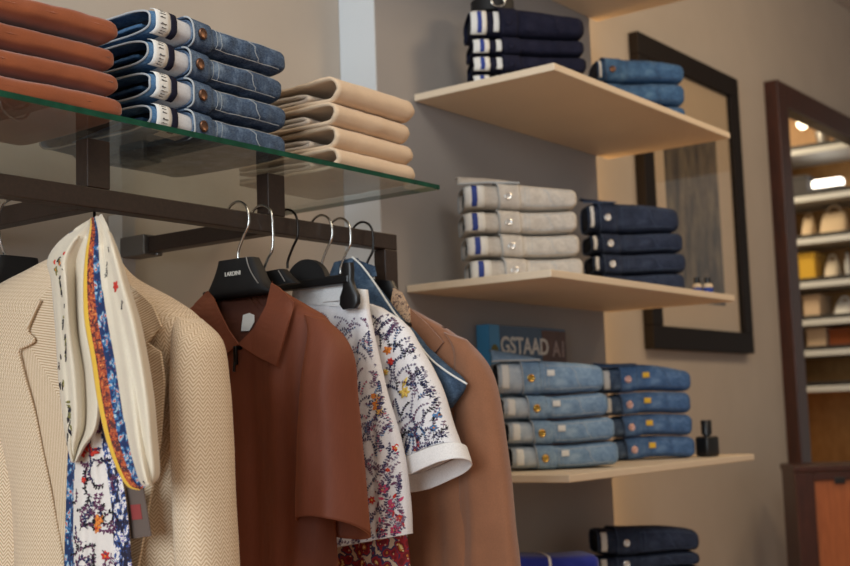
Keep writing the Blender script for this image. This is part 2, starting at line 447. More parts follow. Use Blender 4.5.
class Printer:
    """prints small motif shapes on a cloth, laid on its front surface"""
    def __init__(s, mb, bvh, x, off=.0006, tol=.022): s.mb, s.bvh, s.x, s.off, s.tol = mb, bvh, x, off, tol
    def poly(s, pts, mi):
        out = []
        for y, z in pts:
            h = s.bvh.ray_cast(V((s.x-1, y, z)), V((1, 0, 0)))[0]
            if h is None or h.x > s.x+.03: return
            out.append(V((h.x-s.off, y, z)))
        if max(p.x for p in out)-min(p.x for p in out) > s.tol: return
        s.mb.add(out, [tuple(range(len(out)))], mi)
    def leaf(s, y, z, ang, L, W, mi):
        c, n = math.cos(ang), math.sin(ang)
        s.poly([(y+c*a-n*b, z+n*a+c*b) for a, b in ((0, 0), (L*.35, W), (L*.75, W*.7), (L, 0), (L*.75, -W*.7), (L*.35, -W))], mi)
    def sprig(s, y, z, ang, L, mi, mi2=None, nl=9, lw=.0016, ll=.006, curve=.5, rng=random, stem=.0004):
        a = ang; st = L/nl; prev = (y, z)
        for k in range(nl):
            a += curve*st/L*rng.uniform(.5, 1.5)
            ny, nz_ = prev[0]+math.cos(a)*st, prev[1]+math.sin(a)*st
            px, pz = -math.sin(a)*stem, math.cos(a)*stem
            s.poly([(prev[0]-px, prev[1]-pz), (ny-px, nz_-pz), (ny+px, nz_+pz), (prev[0]+px, prev[1]+pz)], mi)
            for sd in (1, -1):
                m_ = mi if (mi2 is None or rng.random() < .6) else mi2
                s.leaf(ny, nz_, a+sd*rng.uniform(.6, 1.1), ll*rng.uniform(.7, 1.2)*(1-.4*k/nl), lw*rng.uniform(.8, 1.2), m_)
            prev = (ny, nz_)
        s.leaf(prev[0], prev[1], a, ll, lw, mi)
    def flower(s, y, z, r, mi, mic, n=6, rng=random):
        a0 = rng.uniform(0, 6)
        for k in range(n): s.leaf(y, z, a0+k*2*math.pi/n, r*rng.uniform(.8, 1.1), r*.3, mi)
        s.poly([(y+math.cos(k)*r*.28, z+math.sin(k)*r*.28) for k in [j*1.047 for j in range(6)]], mic)

# ================================================================== setting
WY, PY = 1.742, 1.641
m = MB(); m.box((-3.5, -4, -.05), (9, WY+.12, 0)); m.box((4.3, WY+.12, -.05), (9, 5.5, 0))
tag(m.build('floor', 'floor', smooth=False), kind='structure')
m = MB(); m.box((-3.5, -4, 3.15), (9, WY+.12, 3.2)); m.box((4.3, WY+.12, 3.15), (9, 5.5, 3.2))
tag(m.build('ceiling', 'ceiling', smooth=False), kind='structure')
OX0, OX1, OZ1 = 4.66, 6.12, H+1.235
m = MB(); m.box((-3.5, WY, 0), (OX0, WY+.12, 3.15)); m.box((OX0, WY, OZ1), (OX1, WY+.12, 3.15)); m.box((OX1, WY, 0), (9, WY+.12, 3.15))
tag(m.build('wall_back', 'plaster', smooth=False), kind='structure')
m = MB(); m.box((4.5, WY+.12, 0), (4.6, 4.4, 3.15)); m.box((4.5, 4.4, 0), (8.0, 4.5, 3.15)); m.box((7.9, WY+.12, 0), (8.0, 4.4, 3.15))
tag(m.build('wall_beyond', 'plaster', smooth=False), kind='structure')
m = MB(); m.box((2.056, PY, 0), (3.02, WY-.001, 3.149), bev=.002)
tag(m.build('wall_panel', 'panel', smooth=False), kind='structure')
M['white_trim'] = plain('white_trim_paint', srgb(208, 214, 218), .5)
m = MB(); m.box((2.0535, PY+.001, .001), (2.0559, WY-.001, 3.149)); tag(m.build('trim_1', 'white_trim', smooth=False), kind='structure')

# ------------------------------------------------------------------ wall shelves
def shelf(name, x0, x1, z, label, yf=1.275, th=.016):
    m = MB(); m.box((x0, yf, z-th), (x1, PY-.001, z), bev=.0022)
    o = m.build(name, 'shelf', smooth=False)
    return tag(o, label, 'shelf', 'wall shelves on the panel')
ST, SM, SB, SL = H+.720, H+.286, H-.123, H-.454
shelf('wall_shelf', 2.19, 3.06, H+1.113, 'cream wall shelf cut by the top edge, highest of all')
shelf('wall_shelf', 2.185, 3.085, ST, 'cream wall shelf holding the navy jeans stack, underside in view')
shelf('wall_shelf', 2.135, 3.05, SM, 'cream wall shelf holding the stone grey jeans stack')
shelf('wall_shelf', 2.17, 3.115, SB, 'cream wall shelf holding the light blue jeans and the book')
shelf('wall_shelf', 2.17, 3.08, SL, 'cream wall shelf at the bottom under the cobalt sweater')

M['platemetal'] = plain('plate_metal', srgb(112, 106, 100), .4, .5)
# ------------------------------------------------------------------ clothes rail with posts
RX = thing('clothes_rail', (1.08, 1.3625, H+.31), 'dark bronze clothes rail with posts below the glass shelf', 'clothes rail')
RY0, RY1, RZ0, RZ1 = 1.35, 1.376, H+.297, H+.325
m = MB(); m.box((.35, RY0, RZ0), (1.735, RY1, RZ1), bev=.0015); m.build('bar', 'rail', RX, smooth=False)
GZ0, GZ1 = H+.3925, H+.4005
for x in (.40, 1.060, 1.409):
    m = MB(); m.box((x, RY0, RZ1+.0003), (x+.038, RY1, GZ0-.0003), bev=.0012); m.build('post', 'rail', RX, smooth=False)
    m = MB(); m.box((x+.004, RY1, RZ0), (x+.030, 1.640, RZ1-.001), bev=.0012); br = m.build('bracket', 'rail', RX, smooth=False)
    m = MB(); m.box((x-.004, 1.6402, RZ0-.004), (x+.038, 1.704, RZ1+.003), bev=.002)
    m.lathe([(0, 0), (.004, 0), (.004, .003), (0, .004)], (x+.017, 1.630, RZ0-.002), (0, 0, -1))
    tag(m.build('mounting_plate', 'platemetal', br, smooth=False), 'grey metal wall plate')
M['channel'] = plain('wall_channel_paint', srgb(182, 175, 166), .7)
for x in (.40, 1.060, 1.409):
    m = MB(); m.box((x+.002, 1.7045, H-.45), (x+.032, WY-.0005, H+.372), bev=.0015); tag(m.build('wall_channel', 'channel', RX, smooth=False), 'grey upright channel on the wall')
m = MB(); m.box((1.7, RY0, 0), (1.735, RY1, RZ0-.0003), bev=.0015); m.build('upright', 'rail', RX, smooth=False)

# glass shelf
m = MB(); gx0, gx1, gy0, gy1 = .2, 1.733, 1.251, WY-.002
m.box((gx0, gy0, GZ0), (gx1, gy1, GZ1))
m.m = [0, 0, 1, 1, 1, 1]
GS = m.build('glass_shelf', ['glass', 'glassedge'], smooth=False)
tag(GS, 'clear glass shelf with green edge on the rail posts', 'shelf')

# ------------------------------------------------------------------ folded trousers and jeans
def nse(p, s): return noise.noise(V(p)*s)
def slab_ring(u, L, D, t, z0, n=48, e=3.8, nose=.015, seed=0, ph=0.0, wr=.0016, wave=.0022, gap=None):
    r = t/2; kk = 1.0
    if u > L-nose: kk = math.sqrt(max(.02, 1-((u-(L-nose))/nose)**2))
    out = []
    for k in range(n):
        a = 2*math.pi*k/n
        c, s = math.cos(a), math.sin(a)
        vv = D/2 + (D/2-r*.8)*se(a, 9) + r*.8*se(a, 2.6)*kk; ww = math.copysign(abs(s)**(2/e), s)*r*(.30+.70*kk)
        w = z0 + r + ww + wave*math.sin(u*27+ph)
        if gap and ww < 0 and u > gap: w += min(.0015, t*.04)*math.exp(-(u-gap)/.055)*min(1, (u-gap)/.006)*(-ww/r)
        w += (.0008 if ww > 0 else -.0011)*math.exp(-((vv-D*.5)/(D*.22))**2)
        d = wr*(nse((u+seed, vv, ww), 24)+.7*nse((u*.7, vv+seed, ww*1.6), 70)); d2 = wr*1.6*nse((u*1.3+seed*2, .3, ww*1.2), 34)
        out.append(V((u + d*.3, vv + (d*1.3+d2)*(1 if c < 0 else 0), w + d*.18)))
    return out
def body_slab(mb, u0, L, D, t, z0=0, seed=0, nu=44, mi=0, nose0=False, taper=.10, **kw):
    rings = []
    for i in range(nu):
        f = i/(nu-1); u = u0 + (L-u0)*f
        if f > .85: u = u0+(L-u0)*(.85+.15*math.sin((f-.85)/.15*math.pi/2))
        rr = slab_ring(u, L, D, t*(1-taper*f*f), z0, seed=seed, **kw)
        if nose0 and u-u0 < .02:
            k = math.sqrt(max(.03, 1-((.02-(u-u0))/.02)**2)); cz = z0+t/2
            rr = [V((p.x, D/2+(p.y-D/2)*(1-.05*(1-k)), cz+(p.z-cz)*(.3+.7*k))) for p in rr]
        rings.append(rr)
    mb.loft(rings, mi); return rings
def arc(a, r, t, off, e=3.2):
    """front of a layer at angle a: (v, w)"""
    c, s = math.cos(a), math.sin(a)
    return (r*.8 + (r*.8+off)*math.copysign(abs(c)**(2/2.6), c), r + (r+off*.05)*math.copysign(abs(s)**(2/e), s))
def jeans(name, loc, rz, L, D, t, seed, mats, lin=.05, flap=.038, button='copper', labelkind='blue', tab=None, openend=False, ph=0.0, wave=.0022, taper=.10, ear=0):
    """one folded pair: body, waistband with button, lining with label. u to the right, v to the back"""
    den, inside, lining, thr = mats
    root = bpy.data.objects.new(name, None); C.objects.link(root); root.empty_display_size = .05
    root.location = loc; root.rotation_euler = (0, 0, rz)
    rng = random.Random(seed); u1 = lin; W = flap
    mb = MB(); rings = body_slab(mb, u1-.002, L, D, t, 0, seed, ph=ph, wave=wave, gap=u1+W, taper=taper)
    n = len(rings[0])
    k = int(n*.585)                                   # hem stitching low on the side
    i1 = next(i for i, r in enumerate(rings) if r[0].x > u1+W+.004)
    mb.tube([r[k] + V((0, -.0005, 0)) for r in rings[i1:-5]], .0006, 1, 5)
    mb.tube([r[int(n*.425)] + V((0, -.0005, 0)) for r in rings[i1:-5]], .0006, 1, 5)
    k0, k1 = int(n*.42), int(n*.60); i0 = int(len(rings)*.58)
    mb.tube([rings[min(len(rings)-5, i0+int((q-k0)*.7))][q] + V((0, -.0005, 0)) for q in range(k0, k1+1)], .0006, 1, 5)
    k2 = int(n*.5)
    for fu in (.004, .012):                            # seam where the waistband meets the body
        ii = next(i for i, r in enumerate(rings) if r[0].x > u1+W+fu)
        mb.tube([rings[ii][q]+V((0, -.0004, 0)) for q in range(int(n*.36), int(n*.62))], .0004, 1, 5)
    mb.build('body', [den, thr], root, local=True)
    # waistband: lies flush with the body on its right, stands off on its left
    mb = MB(); cols = []; r = t/2; nu = 9
    for i in range(nu):
        f = i/(nu-1); o = lerp(.0030, .0008, f)
        wv = wave*math.sin((u1+W*f)*27+ph)
        ring = [V((u1-.003+W*f, .055, t+wv))]
        for k in range(17):
            v, w = arc(math.pi*.5+math.pi*k/16, r, t, o)
            skew = .008*(k/16-.5)*(1-f*.5)
            ring.append(V((u1-.003+W*f+skew+.0025*nse((seed, v*3, w*3), 14), v, w+wv+.0006*(k/16))))
        ring.append(V((u1-.003+W*f+.004, .045, wv+.0006)))
        cols.append(ring)
    mb.loft(cols, 0, False, False, closed=False)
    mb.tube([p+V((0, -.0004, 0)) for p in cols[0][2:-2]], .0006, 1, 5)
    wb = mb.build('waistband', [den, thr], root, local=True, solid=.0016, offset=0)
    if ear:                                            # back of the waistband standing up over the lining
        mb = MB(); cs = []
        for i in range(12):
            f = i/11; u = lerp(-.014, u1+W*.9, f); top_ = t + ear*(1-f)**.8 + .001
            low = lerp(t*.93, t*.98, f)
            cs.append([V((u+.006*(k/9), .004+.05*(k/9)**1.5+.003*math.sin(f*5), lerp(low, top_, math.sin(k/9*math.pi*.6)/math.sin(math.pi*.5)) + wave*math.sin(u*27+ph) + .0012*nse((u, k*.2, seed), 30))) for k in range(10)])
        mb.loft(cs, 0, False, False, closed=False)
        mb.tube([c[0] for c in cs], .0007, 1, 5)
        mb.build('waistband_back', [den, thr], root, local=True, solid=.003, offset=0)
    bu, bw = u1-.003+W*.42, t*.45
    vf = -.004
    mb = MB(); mb.lathe([(0, 0), (.0085, 0), (.0085, .0015), (.0065, .0026), (.005, .0018), (0, .0024)], (bu, vf, bw), (0, -1, 0), 18)
    mb.lathe([(0, 0), (.004, 0), (.004, .004), (0, .004)], (bu, vf+.004, bw), (0, -1, 0), 10)
    bo = mb.build('button', button, wb, local=True)
    if tab:
        mb = MB(); tu = u1+W+.010
        mb.box((tu, -.0030, t*.5), (tu+.017, .0004, t*.5+.013), bev=.0005)
        tag(mb.build('tab', tab, root, local=True), 'small pale tab')
    # lining of the back rise, standing out to the left of the waistband
    t2 = t*.88; rr = []; nu = 9; dep = D*.96; r = t2/2; N2 = 40; zb = t*.03
    for i in range(nu):
        f = i/(nu-1); u = lerp(.0, u1+.004, f); ring = []
        wv = wave*math.sin(u*27+ph)
        shrink = 1-.10*max(0, 1-f*4)**2
        for k in range(N2):
            a = 2*math.pi*k/N2; c, s = math.cos(a), math.sin(a)
            v = .0025 + dep/2 + (dep/2-r*.8)*se(a, 9) + r*.8*math.copysign(abs(c)**(2/2.4), c)
            w = zb + r + math.copysign(abs(s)**(2/2.8), s)*r*shrink + wv
            ring.append(V((u + (v/dep)*.012*(1-f) + .0015*nse((seed, v, w*4), 30), v + .004*max(0, 1-f*4)**2, w + .0008*nse((u, v+seed, w), 30))))
        rr.append(ring)
    mb = MB(); n0 = len(mb.f); mb.loft(rr, 0, False, False)
    for q in range(n0, len(mb.f)):
        k = (q-n0) % N2; f = ((q-n0)//N2)/(nu-1)
        if openend and not (f > .35 and N2*.3 < k < N2*.7): mb.m[q] = 3
    mb.add(rr[4 if openend else 1], [tuple(range(N2))], 1)  # near-black cap: the darkness inside the waist opening is put into its colour
    mb.tube(rr[0]+[rr[0][0]], .0008, 2, 6)
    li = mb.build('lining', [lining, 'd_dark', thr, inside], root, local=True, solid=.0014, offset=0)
    def lab(mb, ua, ub, lo, hi, off, mi):
        cs = []
        for i in range(5):
            u = lerp(ua, ub, i/4); cs.append([])
            wv = wave*math.sin(u*27+ph); sh = max(0, 1-(u/u1)*4)**2
            for k in range(14):
                a = lerp(hi, lo, k/13); c, s_ = math.cos(a), math.sin(a)
                v = .0025 + r*.8 + (r*.8+off)*math.copysign(abs(c)**(2/2.4), c) + .004*sh
                w = zb + r + math.copysign(abs(s_)**(2/2.8), s_)*(r*(1-.10*sh)+off*.3) + wv
                cs[-1].append(V((u+.0015*nse((seed, v, w*4), 30), v, w)))
        mb.loft(cs, mi, False, False, closed=False)
    mb = MB(); A0, A1 = math.pi*.62, math.pi*1.38
    if labelkind == 'script':
        lab(mb, u1*.10, u1*.44, math.pi*.55, math.pi*1.45, .0014, 0)
        for k in range(8):
            a = lerp(A0+.2, A1-.2, k/7)
            lab(mb, u1*(.19+.04*rng.random()), u1*(.31+.04*rng.random()), a-.02, a+.02, .0020, 1)
            lab(mb, u1*.22, u1*.25, a-.06, a+.02, .0020, 1)
        lab(mb, u1*.46, u1*.60, math.pi*.55, math.pi*1.45, .0018, 2)
        mb.build('label', ['paper', 'inkgrey', 'd_navy'], li, local=True, solid=.0006)
    elif labelkind == 'blue':
        lab(mb, u1*.03, u1*.58, A0, A1, .0014, 0); lab(mb, u1*.20, u1*.36, math.pi*.70, math.pi*1.30, .0024, 1)
        mb.build('label', ['paper', 'inkblue'], li, local=True, solid=.0006)
    elif labelkind == 'navy':
        lab(mb, u1*.02, u1*.52, A0, A1, .0014, 0); lab(mb, u1*.22, u1*.36, math.pi*.72, math.pi*1.28, .0024, 1)
        lab(mb, u1*.74, u1*.92, math.pi*.72, math.pi*1.25, .0014, 0)
        mb.build('label', ['paper', 'inkblue'], li, local=True, solid=.0006)
    elif labelkind == 'white':
        lab(mb, u1*.12, u1*.42, math.pi*.72, math.pi*1.22, .0014, 0)
        mb.build('label', ['paper'], li, local=True, solid=.0006)
    if openend:
        for q, (va, vb, wz, amp) in enumerate(((.03, dep*.9, t*.26, .004), (.05, dep*.85, t*.55, .006))):
            mb = MB(); cs = []
            for i in range(5):
                u = lerp(.020+.006*q, u1*.5, i/4)
                cs.append([V((u+.01*(k/13), lerp(va, vb, k/13), wz + amp*math.sin(k/13*3.1+q)+.001*nse((u, k*.3, seed), 20))) for k in range(14)])
            mb.loft(cs, 0, False, False, closed=False)
            mb.build('inner_fold', 'd_bluein', root, local=True, solid=.004)
    return root
ORD = {4: ['topmost of four', 'second from top of four', 'third from top of four', 'lowest of four'],
       3: ['topmost of three', 'middle of three', 'lowest of three']}
def stack(n, name, base, rz, pitch, L, D, mats, desc, group, cat='jeans', jit=.004, rot=.012, top=1.0, lean=0.0, ear=0.0, **kw):
    """n folded pairs, one on another, each its own thing"""
    rng = random.Random(len(desc)*7+n)
    ph = rng.uniform(0, 6.28)
    for i in range(n):
        z = base.z + i*pitch + .0034
        off = V((rng.uniform(-jit, jit), rng.uniform(-jit, jit)*.6, 0)) + V((math.cos(rz), math.sin(rz), 0))*lean*(1.5-i)
        tt = (pitch-.0029)*(top if i == n-1 else 1)
        o = jeans(name, V((base.x, base.y, z))+off, rz+rng.uniform(-rot, rot), L*rng.uniform(.985, 1.015), D, tt, 3+i*5+len(desc), mats, ph=ph, taper=.30 if (i == n-1 and top > 1.05) else .015, ear=ear if i == n-1 else 0, **kw)
        tag(o, desc % ORD[n][n-1-i], cat, group)

R = math.radians
# jeans on the glass shelf, waist openings towards the shop window
stack(4, 'folded_jeans', V((1.118, 1.283, GZ1)), R(4), .0450, .290, .25, ('d_blue', 'd_bluein', 'lining', 'thread'),
      'dark blue washed jeans on the glass shelf, %s', 'blue jeans on the glass shelf', lin=.078, flap=.042,
      button='copper', labelkind='script', openend=True, jit=.003, wave=.0015)
# wall shelf stacks stand turned towards the room
A = R(-42)
UV_, VV_ = V((math.cos(A), math.sin(A), 0)), V((-math.sin(A), math.cos(A), 0))
def place(pxl, pxr, y, z, D):
    """where a stack stands: its left side, and its length along A"""
    lo, hi = 1.8, 3.4
    for _ in range(50):
        x = (lo+hi)/2; b = V((x, y, z))
        if min(proj(b)[0], proj(b+VV_*D*.9)[0]) < pxl: lo = x
        else: hi = x
    l0, l1 = .1, .6
    for _ in range(50):
        l = (l0+l1)/2
        if proj(b+UV_*l)[0] < pxr: l0 = l
        else: l1 = l
    return b, l
def wall_stack(n, pxl, pxr, y, z, pitch, D, mats, desc, group, **kw):
    b, l = place(pxl, pxr, y, z, D); stack(n, 'folded_jeans', b, A, pitch, l, D, mats, desc, group, **kw)
wall_stack(4, 496, 616, 1.480, SB, .0540, .13, ('d_light', 'd_ice', 'd_ice', 'thread'),
      'light blue jeans with brass button on the lower shelf, %s', 'light blue jeans by the book', lin=.055, top=1.5, lean=.0085, ear=.020, flap=.042,
      button='brass', labelkind='white', tab='paper')
wall_stack(4, 594, 697, 1.490, SB, .0550, .11, ('d_mid', 'd_ice', 'd_blue', 'threadd'),
      'mid blue jeans with rose button beside black bottle, %s', 'mid blue jeans by the black bottle', lin=.05, top=1.3, lean=.003, ear=.006, flap=.045,
      button='rosebutton', labelkind='white', tab='s_yellow')
wall_stack(4, 459, 584, 1.520, SM, .0525, .12, ('d_stone', 'd_stone', 'd_stone', 'thread'),
      'stone grey jeans with blue waist label, middle shelf, %s', 'stone grey jeans on the middle shelf', lin=.078, top=1.2, lean=.003, ear=.016, flap=.05,
      button='pewter', labelkind='blue')
wall_stack(4, 583, 688, 1.500, SM, .0520, .11, ('d_ink', 'd_ink', 'd_ink', 'threadd'),
      'dark ink blue jeans beside two small bottles, %s', 'dark jeans on the middle shelf', lin=.03, top=1.6, lean=.003, ear=.008, flap=.045,
      button='pewter', labelkind='white')
wall_stack(4, 463, 588, 1.520, ST, .0410, .12, ('d_navy', 'd_navy', 'd_navy', 'd_navy'),
      'navy jeans with white and blue waist label, upper shelf, %s', 'navy jeans on the upper shelf', lin=.072, top=1.75, flap=.04,
      button='d_navy', labelkind='navy', wave=.001)
wall_stack(3, 589, 688, 1.490, ST, .0590, .11, ('d_sky', 'd_sky', 'd_sky', 'threadd'),
      'faded blue jeans on the upper shelf by the picture, %s', 'faded blue jeans on the upper shelf', lin=.02, flap=.045, top=1.15,
      button='copper', labelkind='white')
wall_stack(4, 588, 704, 1.500, SL, .0345, .11, ('d_ink', 'd_ink', 'd_ink', 'threadd'),
      'dark indigo jeans on the lowest shelf by the cobalt sweaters, %s', 'indigo jeans on the lowest shelf', lin=.05, top=2.1, flap=.05,
      button='pewter', labelkind='white')

# folded beige trousers: one long sheet folded back on itself, edges to the left
def folded_trousers(name, loc, rz, L, D, t, seed, mat, inside, label, group):
    root = thing(name, loc, label, 'trousers', group, rz); rng = random.Random(seed)
    th = .0052
    def sheet(pts, u0, u1, mi, mb, n=44):
        P = catmull(pts, n); cs = []
        for i in range(22):
            u = lerp(u0, u1, i/21); e = min(1, (u1-u)/.012); e = math.sqrt(max(0, 1-(1-e)**2)) if e < 1 else 1
            cs.append([V((u + .003*nse((v*2, w*9, seed), 20), v + .0016*nse((u, v+seed, w), 28) + .006*(1-e)*(1 if v < .05 else 0),
                          t/2 + (w-t/2)*(.72+.28*e) + .0010*nse((u+seed, v, w*3), 30))) for v, w in P])
        mb.loft(cs, mi, False, False, closed=False)
    j = rng.uniform(-.004, .004)
    mb = MB()
    sheet([(D, t*.78), (D*.6, t*.83), (.06, t*.90), (.03, t*.925), (.012, t*.86), (.003, t*.62), (.003, t*.36), (.014, t*.10), (.04, t*.07), (D*.5, t*.07), (D, t*.07)], 0, L, 0, mb)
    mb.build('outer_fold', mat, root, local=True, solid=th, offset=0)
    mb = MB()
    sheet([(D, t*.58), (D*.6, t*.52), (.075+j, t*.47), (.062+j, t*.36), (.075+j, t*.26), (D*.6, t*.24), (D, t*.24)], .002, L-.012, 0, mb)
    mb.build('inner_fold', inside, root, local=True, solid=th, offset=0)
    return root
for i in range(4):
    t = (.042, .037, .037, .036)[3-i]; z = GZ1 + (0, .0365, .074, .1115)[i] + .0006
    folded_trousers('folded_trousers', V((1.492+.004*(i % 2), 1.274+.003*((i*2) % 3), z)), R(1+.8*(i % 3)), (.212, .216, .212, .213)[i], .22, t, 11+i*3, 'chino', 'chino_in',
        'beige cotton trousers on the glass shelf, %s' % ORD[4][3-i], 'beige trousers on the glass shelf')
for i in range(4):
    z = GZ1 + .0008 + i*.0350
    root = thing('folded_trousers', V((.708+.003*(i % 2), 1.285+.003*(i % 3), z)), 'rust brown trousers at left on the glass shelf, %s' % ORD[4][3-i], 'trousers', 'rust trousers on the glass shelf', R(-2+.7*(i % 3)))
    mb = MB(); Lr = .355 - (0, .004, .001, .010)[i]
    body_slab(mb, 0, Lr, .24, .0325, .0006, seed=21+i*4, nose0=True, nose=.016, wr=.0014, wave=.0012, taper=.02)
    mb.build('fold', 'rust', root, local=True)
    mb = MB(); cs = []                               # the second leg folded inside, showing along the front crease
    for k in range(30):
        u = lerp(.012, Lr-.014, k/29)
        cs.append([V((u, .0012-.0008*math.sin(q/5*3.14)+.0008*nse((u, q, i), 30), .0335*(.50+.035*(q-2.5)/2.5) + .0012*math.sin(u*27))) for q in range(6)])
    # crease line only where both legs meet
    mb.loft(cs, 0, False, False, closed=False)
    mb.build('crease', 'rust', root, local=True, solid=.001)

# cobalt sweaters on the lowest shelf
for i in range(3):
    root = thing('folded_sweater', V((2.19+.004*i, 1.50, SL+.0036+i*.052)), 'cobalt blue sweater with white stripe, lowest shelf, %s' % ORD[3][2-i], 'sweater', 'cobalt sweaters on the lowest shelf', A)
    mb = MB(); body_slab(mb, .05, .25, .12, .046, 0, seed=51+i, nose0=True, wave=.002, wr=.0018); mb.build('body', 'cobalt', root, local=True)
    mb = MB(); body_slab(mb, -.005, .075, .115, .040, .002, seed=61+i, nose0=True, wave=.002, nu=16); tag(mb.build('collar', 'd_navy', root, local=True), 'dark navy collar')
    mb = MB(); rr = [slab_ring(u, .3, .12, .0470, -.0006, seed=51+i, wave=.002, wr=.0018) for u in (.135, .141)]
    mb.loft(rr, 0, False, False); mb.build('stripe', 'whitecloth', root, local=True, solid=.001, offset=1)

# ------------------------------------------------------------------ book
M['coverdim'] = plain('dim_ink', srgb(168, 152, 148), .7)
bk = thing('book', (2.52, 1.6, SB), 'large blue picture book standing behind the light blue jeans', 'book')
bx0, bx1, bz0, bz1, by = 2.392, 2.738, SB+.001, SB+.332, 1.602
m = MB(); m.box((bx0, by, bz0), (bx1, by+.004, bz1), 0); m.box((bx0+.115, by-.0004, bz0+.004), (bx1, by+.001, bz1-.004), 0)
m.build('front_cover', 'bluecover', bk, smooth=False)
m = MB(); m.box((bx0-.0005, by, bz0), (bx0+.004, by+.034, bz1)); tag(m.build('spine', 'bluespine', bk, smooth=False), 'bright blue spine')
m = MB(); m.box((bx0+.004, by+.030, bz0), (bx1, by+.034, bz1)); m.build('back_cover', 'bluecover', bk, smooth=False)
m = MB(); m.box((bx0+.004, by+.0042, bz0+.004), (bx1-.006, by+.0298, bz1-.004)); m.build('pages', 'paper', bk, smooth=False)
m = MB(); m.box((bx0+.0004, by-.0012, bz0), (bx0+.042, by-.0002, bz1), 0)
m.lathe([(0, 0), (.016, 0), (.016, .0005), (0, .0006)], (bx0+.021, by-.0012, bz1-.062), (0, -1, 0), 16, 1)
m.build('cover_band', ['bluespine', 'p_olive'], bk, smooth=False)
m = MB(); m.box((bx0+.232, by-.0012, bz0), (bx1, by-.0004, bz1-.006)); m.build('cover_picture', 'brownpic', bk, smooth=False)
FY = lambda x, y, z: Matrix(((1, 0, 0, x), (0, 0, -1, y), (0, 1, 0, z), (0, 0, 0, 1)))
o = text_obj('lettering', 'GSTAAD', .0555, FY(ony(524.5, 347, by).x-2.52, by-.0022-1.6, ony(526, 347, by).z-SB), 'whiteink', bk, bold=.0012)
o.data.transform(Matrix.Translation((0, 0, 0)))
o = text_obj('lettering', 'A1', .0555, FY(ony(558.5, 350, by).x-2.52, by-.0022-1.6, ony(559.5, 350, by).z-SB), 'coverdim', bk, bold=.001)

# ------------------------------------------------------------------ bottles
def bottle(px, py, y, z, w, h, label, cat, grp=None, kind='black'):
    p = ony(px, py, y); c = V((p.x, y, z))
    root = thing('perfume_bottle' if kind == 'black' else 'small_bottle', c, label, cat, grp, R(-20))
    if kind == 'black':
        mb = MB(); mb.box((-w/2, -w/2, .001), (w/2, w/2, h*.56), bev=.006); mb.build('body', 'black', root, local=True)
        mb = MB(); mb.lathe([(0, 0), (w*.2, 0), (w*.2, h*.06), (0, h*.06)], (0, 0, h*.56), (0, 0, 1)); mb.build('neck', 'gunmetal', root, local=True)
        mb = MB(); mb.lathe([(0, 0), (w*.31, 0), (w*.31, h*.385), (w*.29, h*.395), (0, h*.395)], (0, 0, h*.605), (0, 0, 1)); mb.build('cap', 'black', root, local=True)
    else:
        mb = MB(); mb.lathe([(0, 0), (w/2, 0), (w/2, h*.60), (w*.3, h*.70), (0, h*.7)], (0, 0, .001), (0, 0, 1)); mb.build('body', 'mat', root, local=True)
        mb = MB(); mb.lathe([(w/2+.0005, 0), (w/2+.0008, .0001), (w/2+.0008, h*.3), (w/2+.0005, h*.301)], (0, 0, h*.2), (0, 0, 1)); tag(mb.build('label', 'inkblue', root, local=True), 'bright blue label')
        mb = MB(); mb.lathe([(0, 0), (w*.34, 0), (w*.34, h*.28), (0, h*.29)], (0, 0, h*.7), (0, 0, 1)); mb.build('cap', 'black', root, local=True)
bottle(708, 457, 1.335, SB, .044, .092, 'square black perfume bottle at the right end of the lower shelf', 'bottle')
bottle(697, 286, 1.375, SM, .024, .056, 'small bottle with blue label next to the dark jeans', 'bottle', 'small bottles on the middle shelf', 'b')
bottle(708, 287, 1.35, SM, .025, .054, 'small bottle with blue label, nearer the shelf end', 'bottle', 'small bottles on the middle shelf', 'b')

# belt lying on the navy jeans
t = thing('coiled_belt', V((2.30, 1.50, ST+.1985)), 'coiled dark belt with metal buckle on the navy jeans stack', 'belt', None, A)
m = MB()
for q in range(3):
    rr = .046-.007*q
    m.loft([[V((.02+(rr+dr)*math.cos(a), .06+(rr+dr)*math.sin(a), .0006+dz)) for dr, dz in ((0, 0), (.004, 0), (.004, .03), (0, .03))] for a in [j*math.pi/16 for j in range(33)]], 0)
m.build('strap', 'blackmatt', t, local=True)
m = MB(); m.tube([V((.02+.0*k, .008, .016)) + V((.016*math.cos(a), 0, .012*math.sin(a))) for k, a in enumerate([j*math.pi/8 for j in range(17)])], .0022, 0)
m.build('buckle', 'steel', t, local=True)

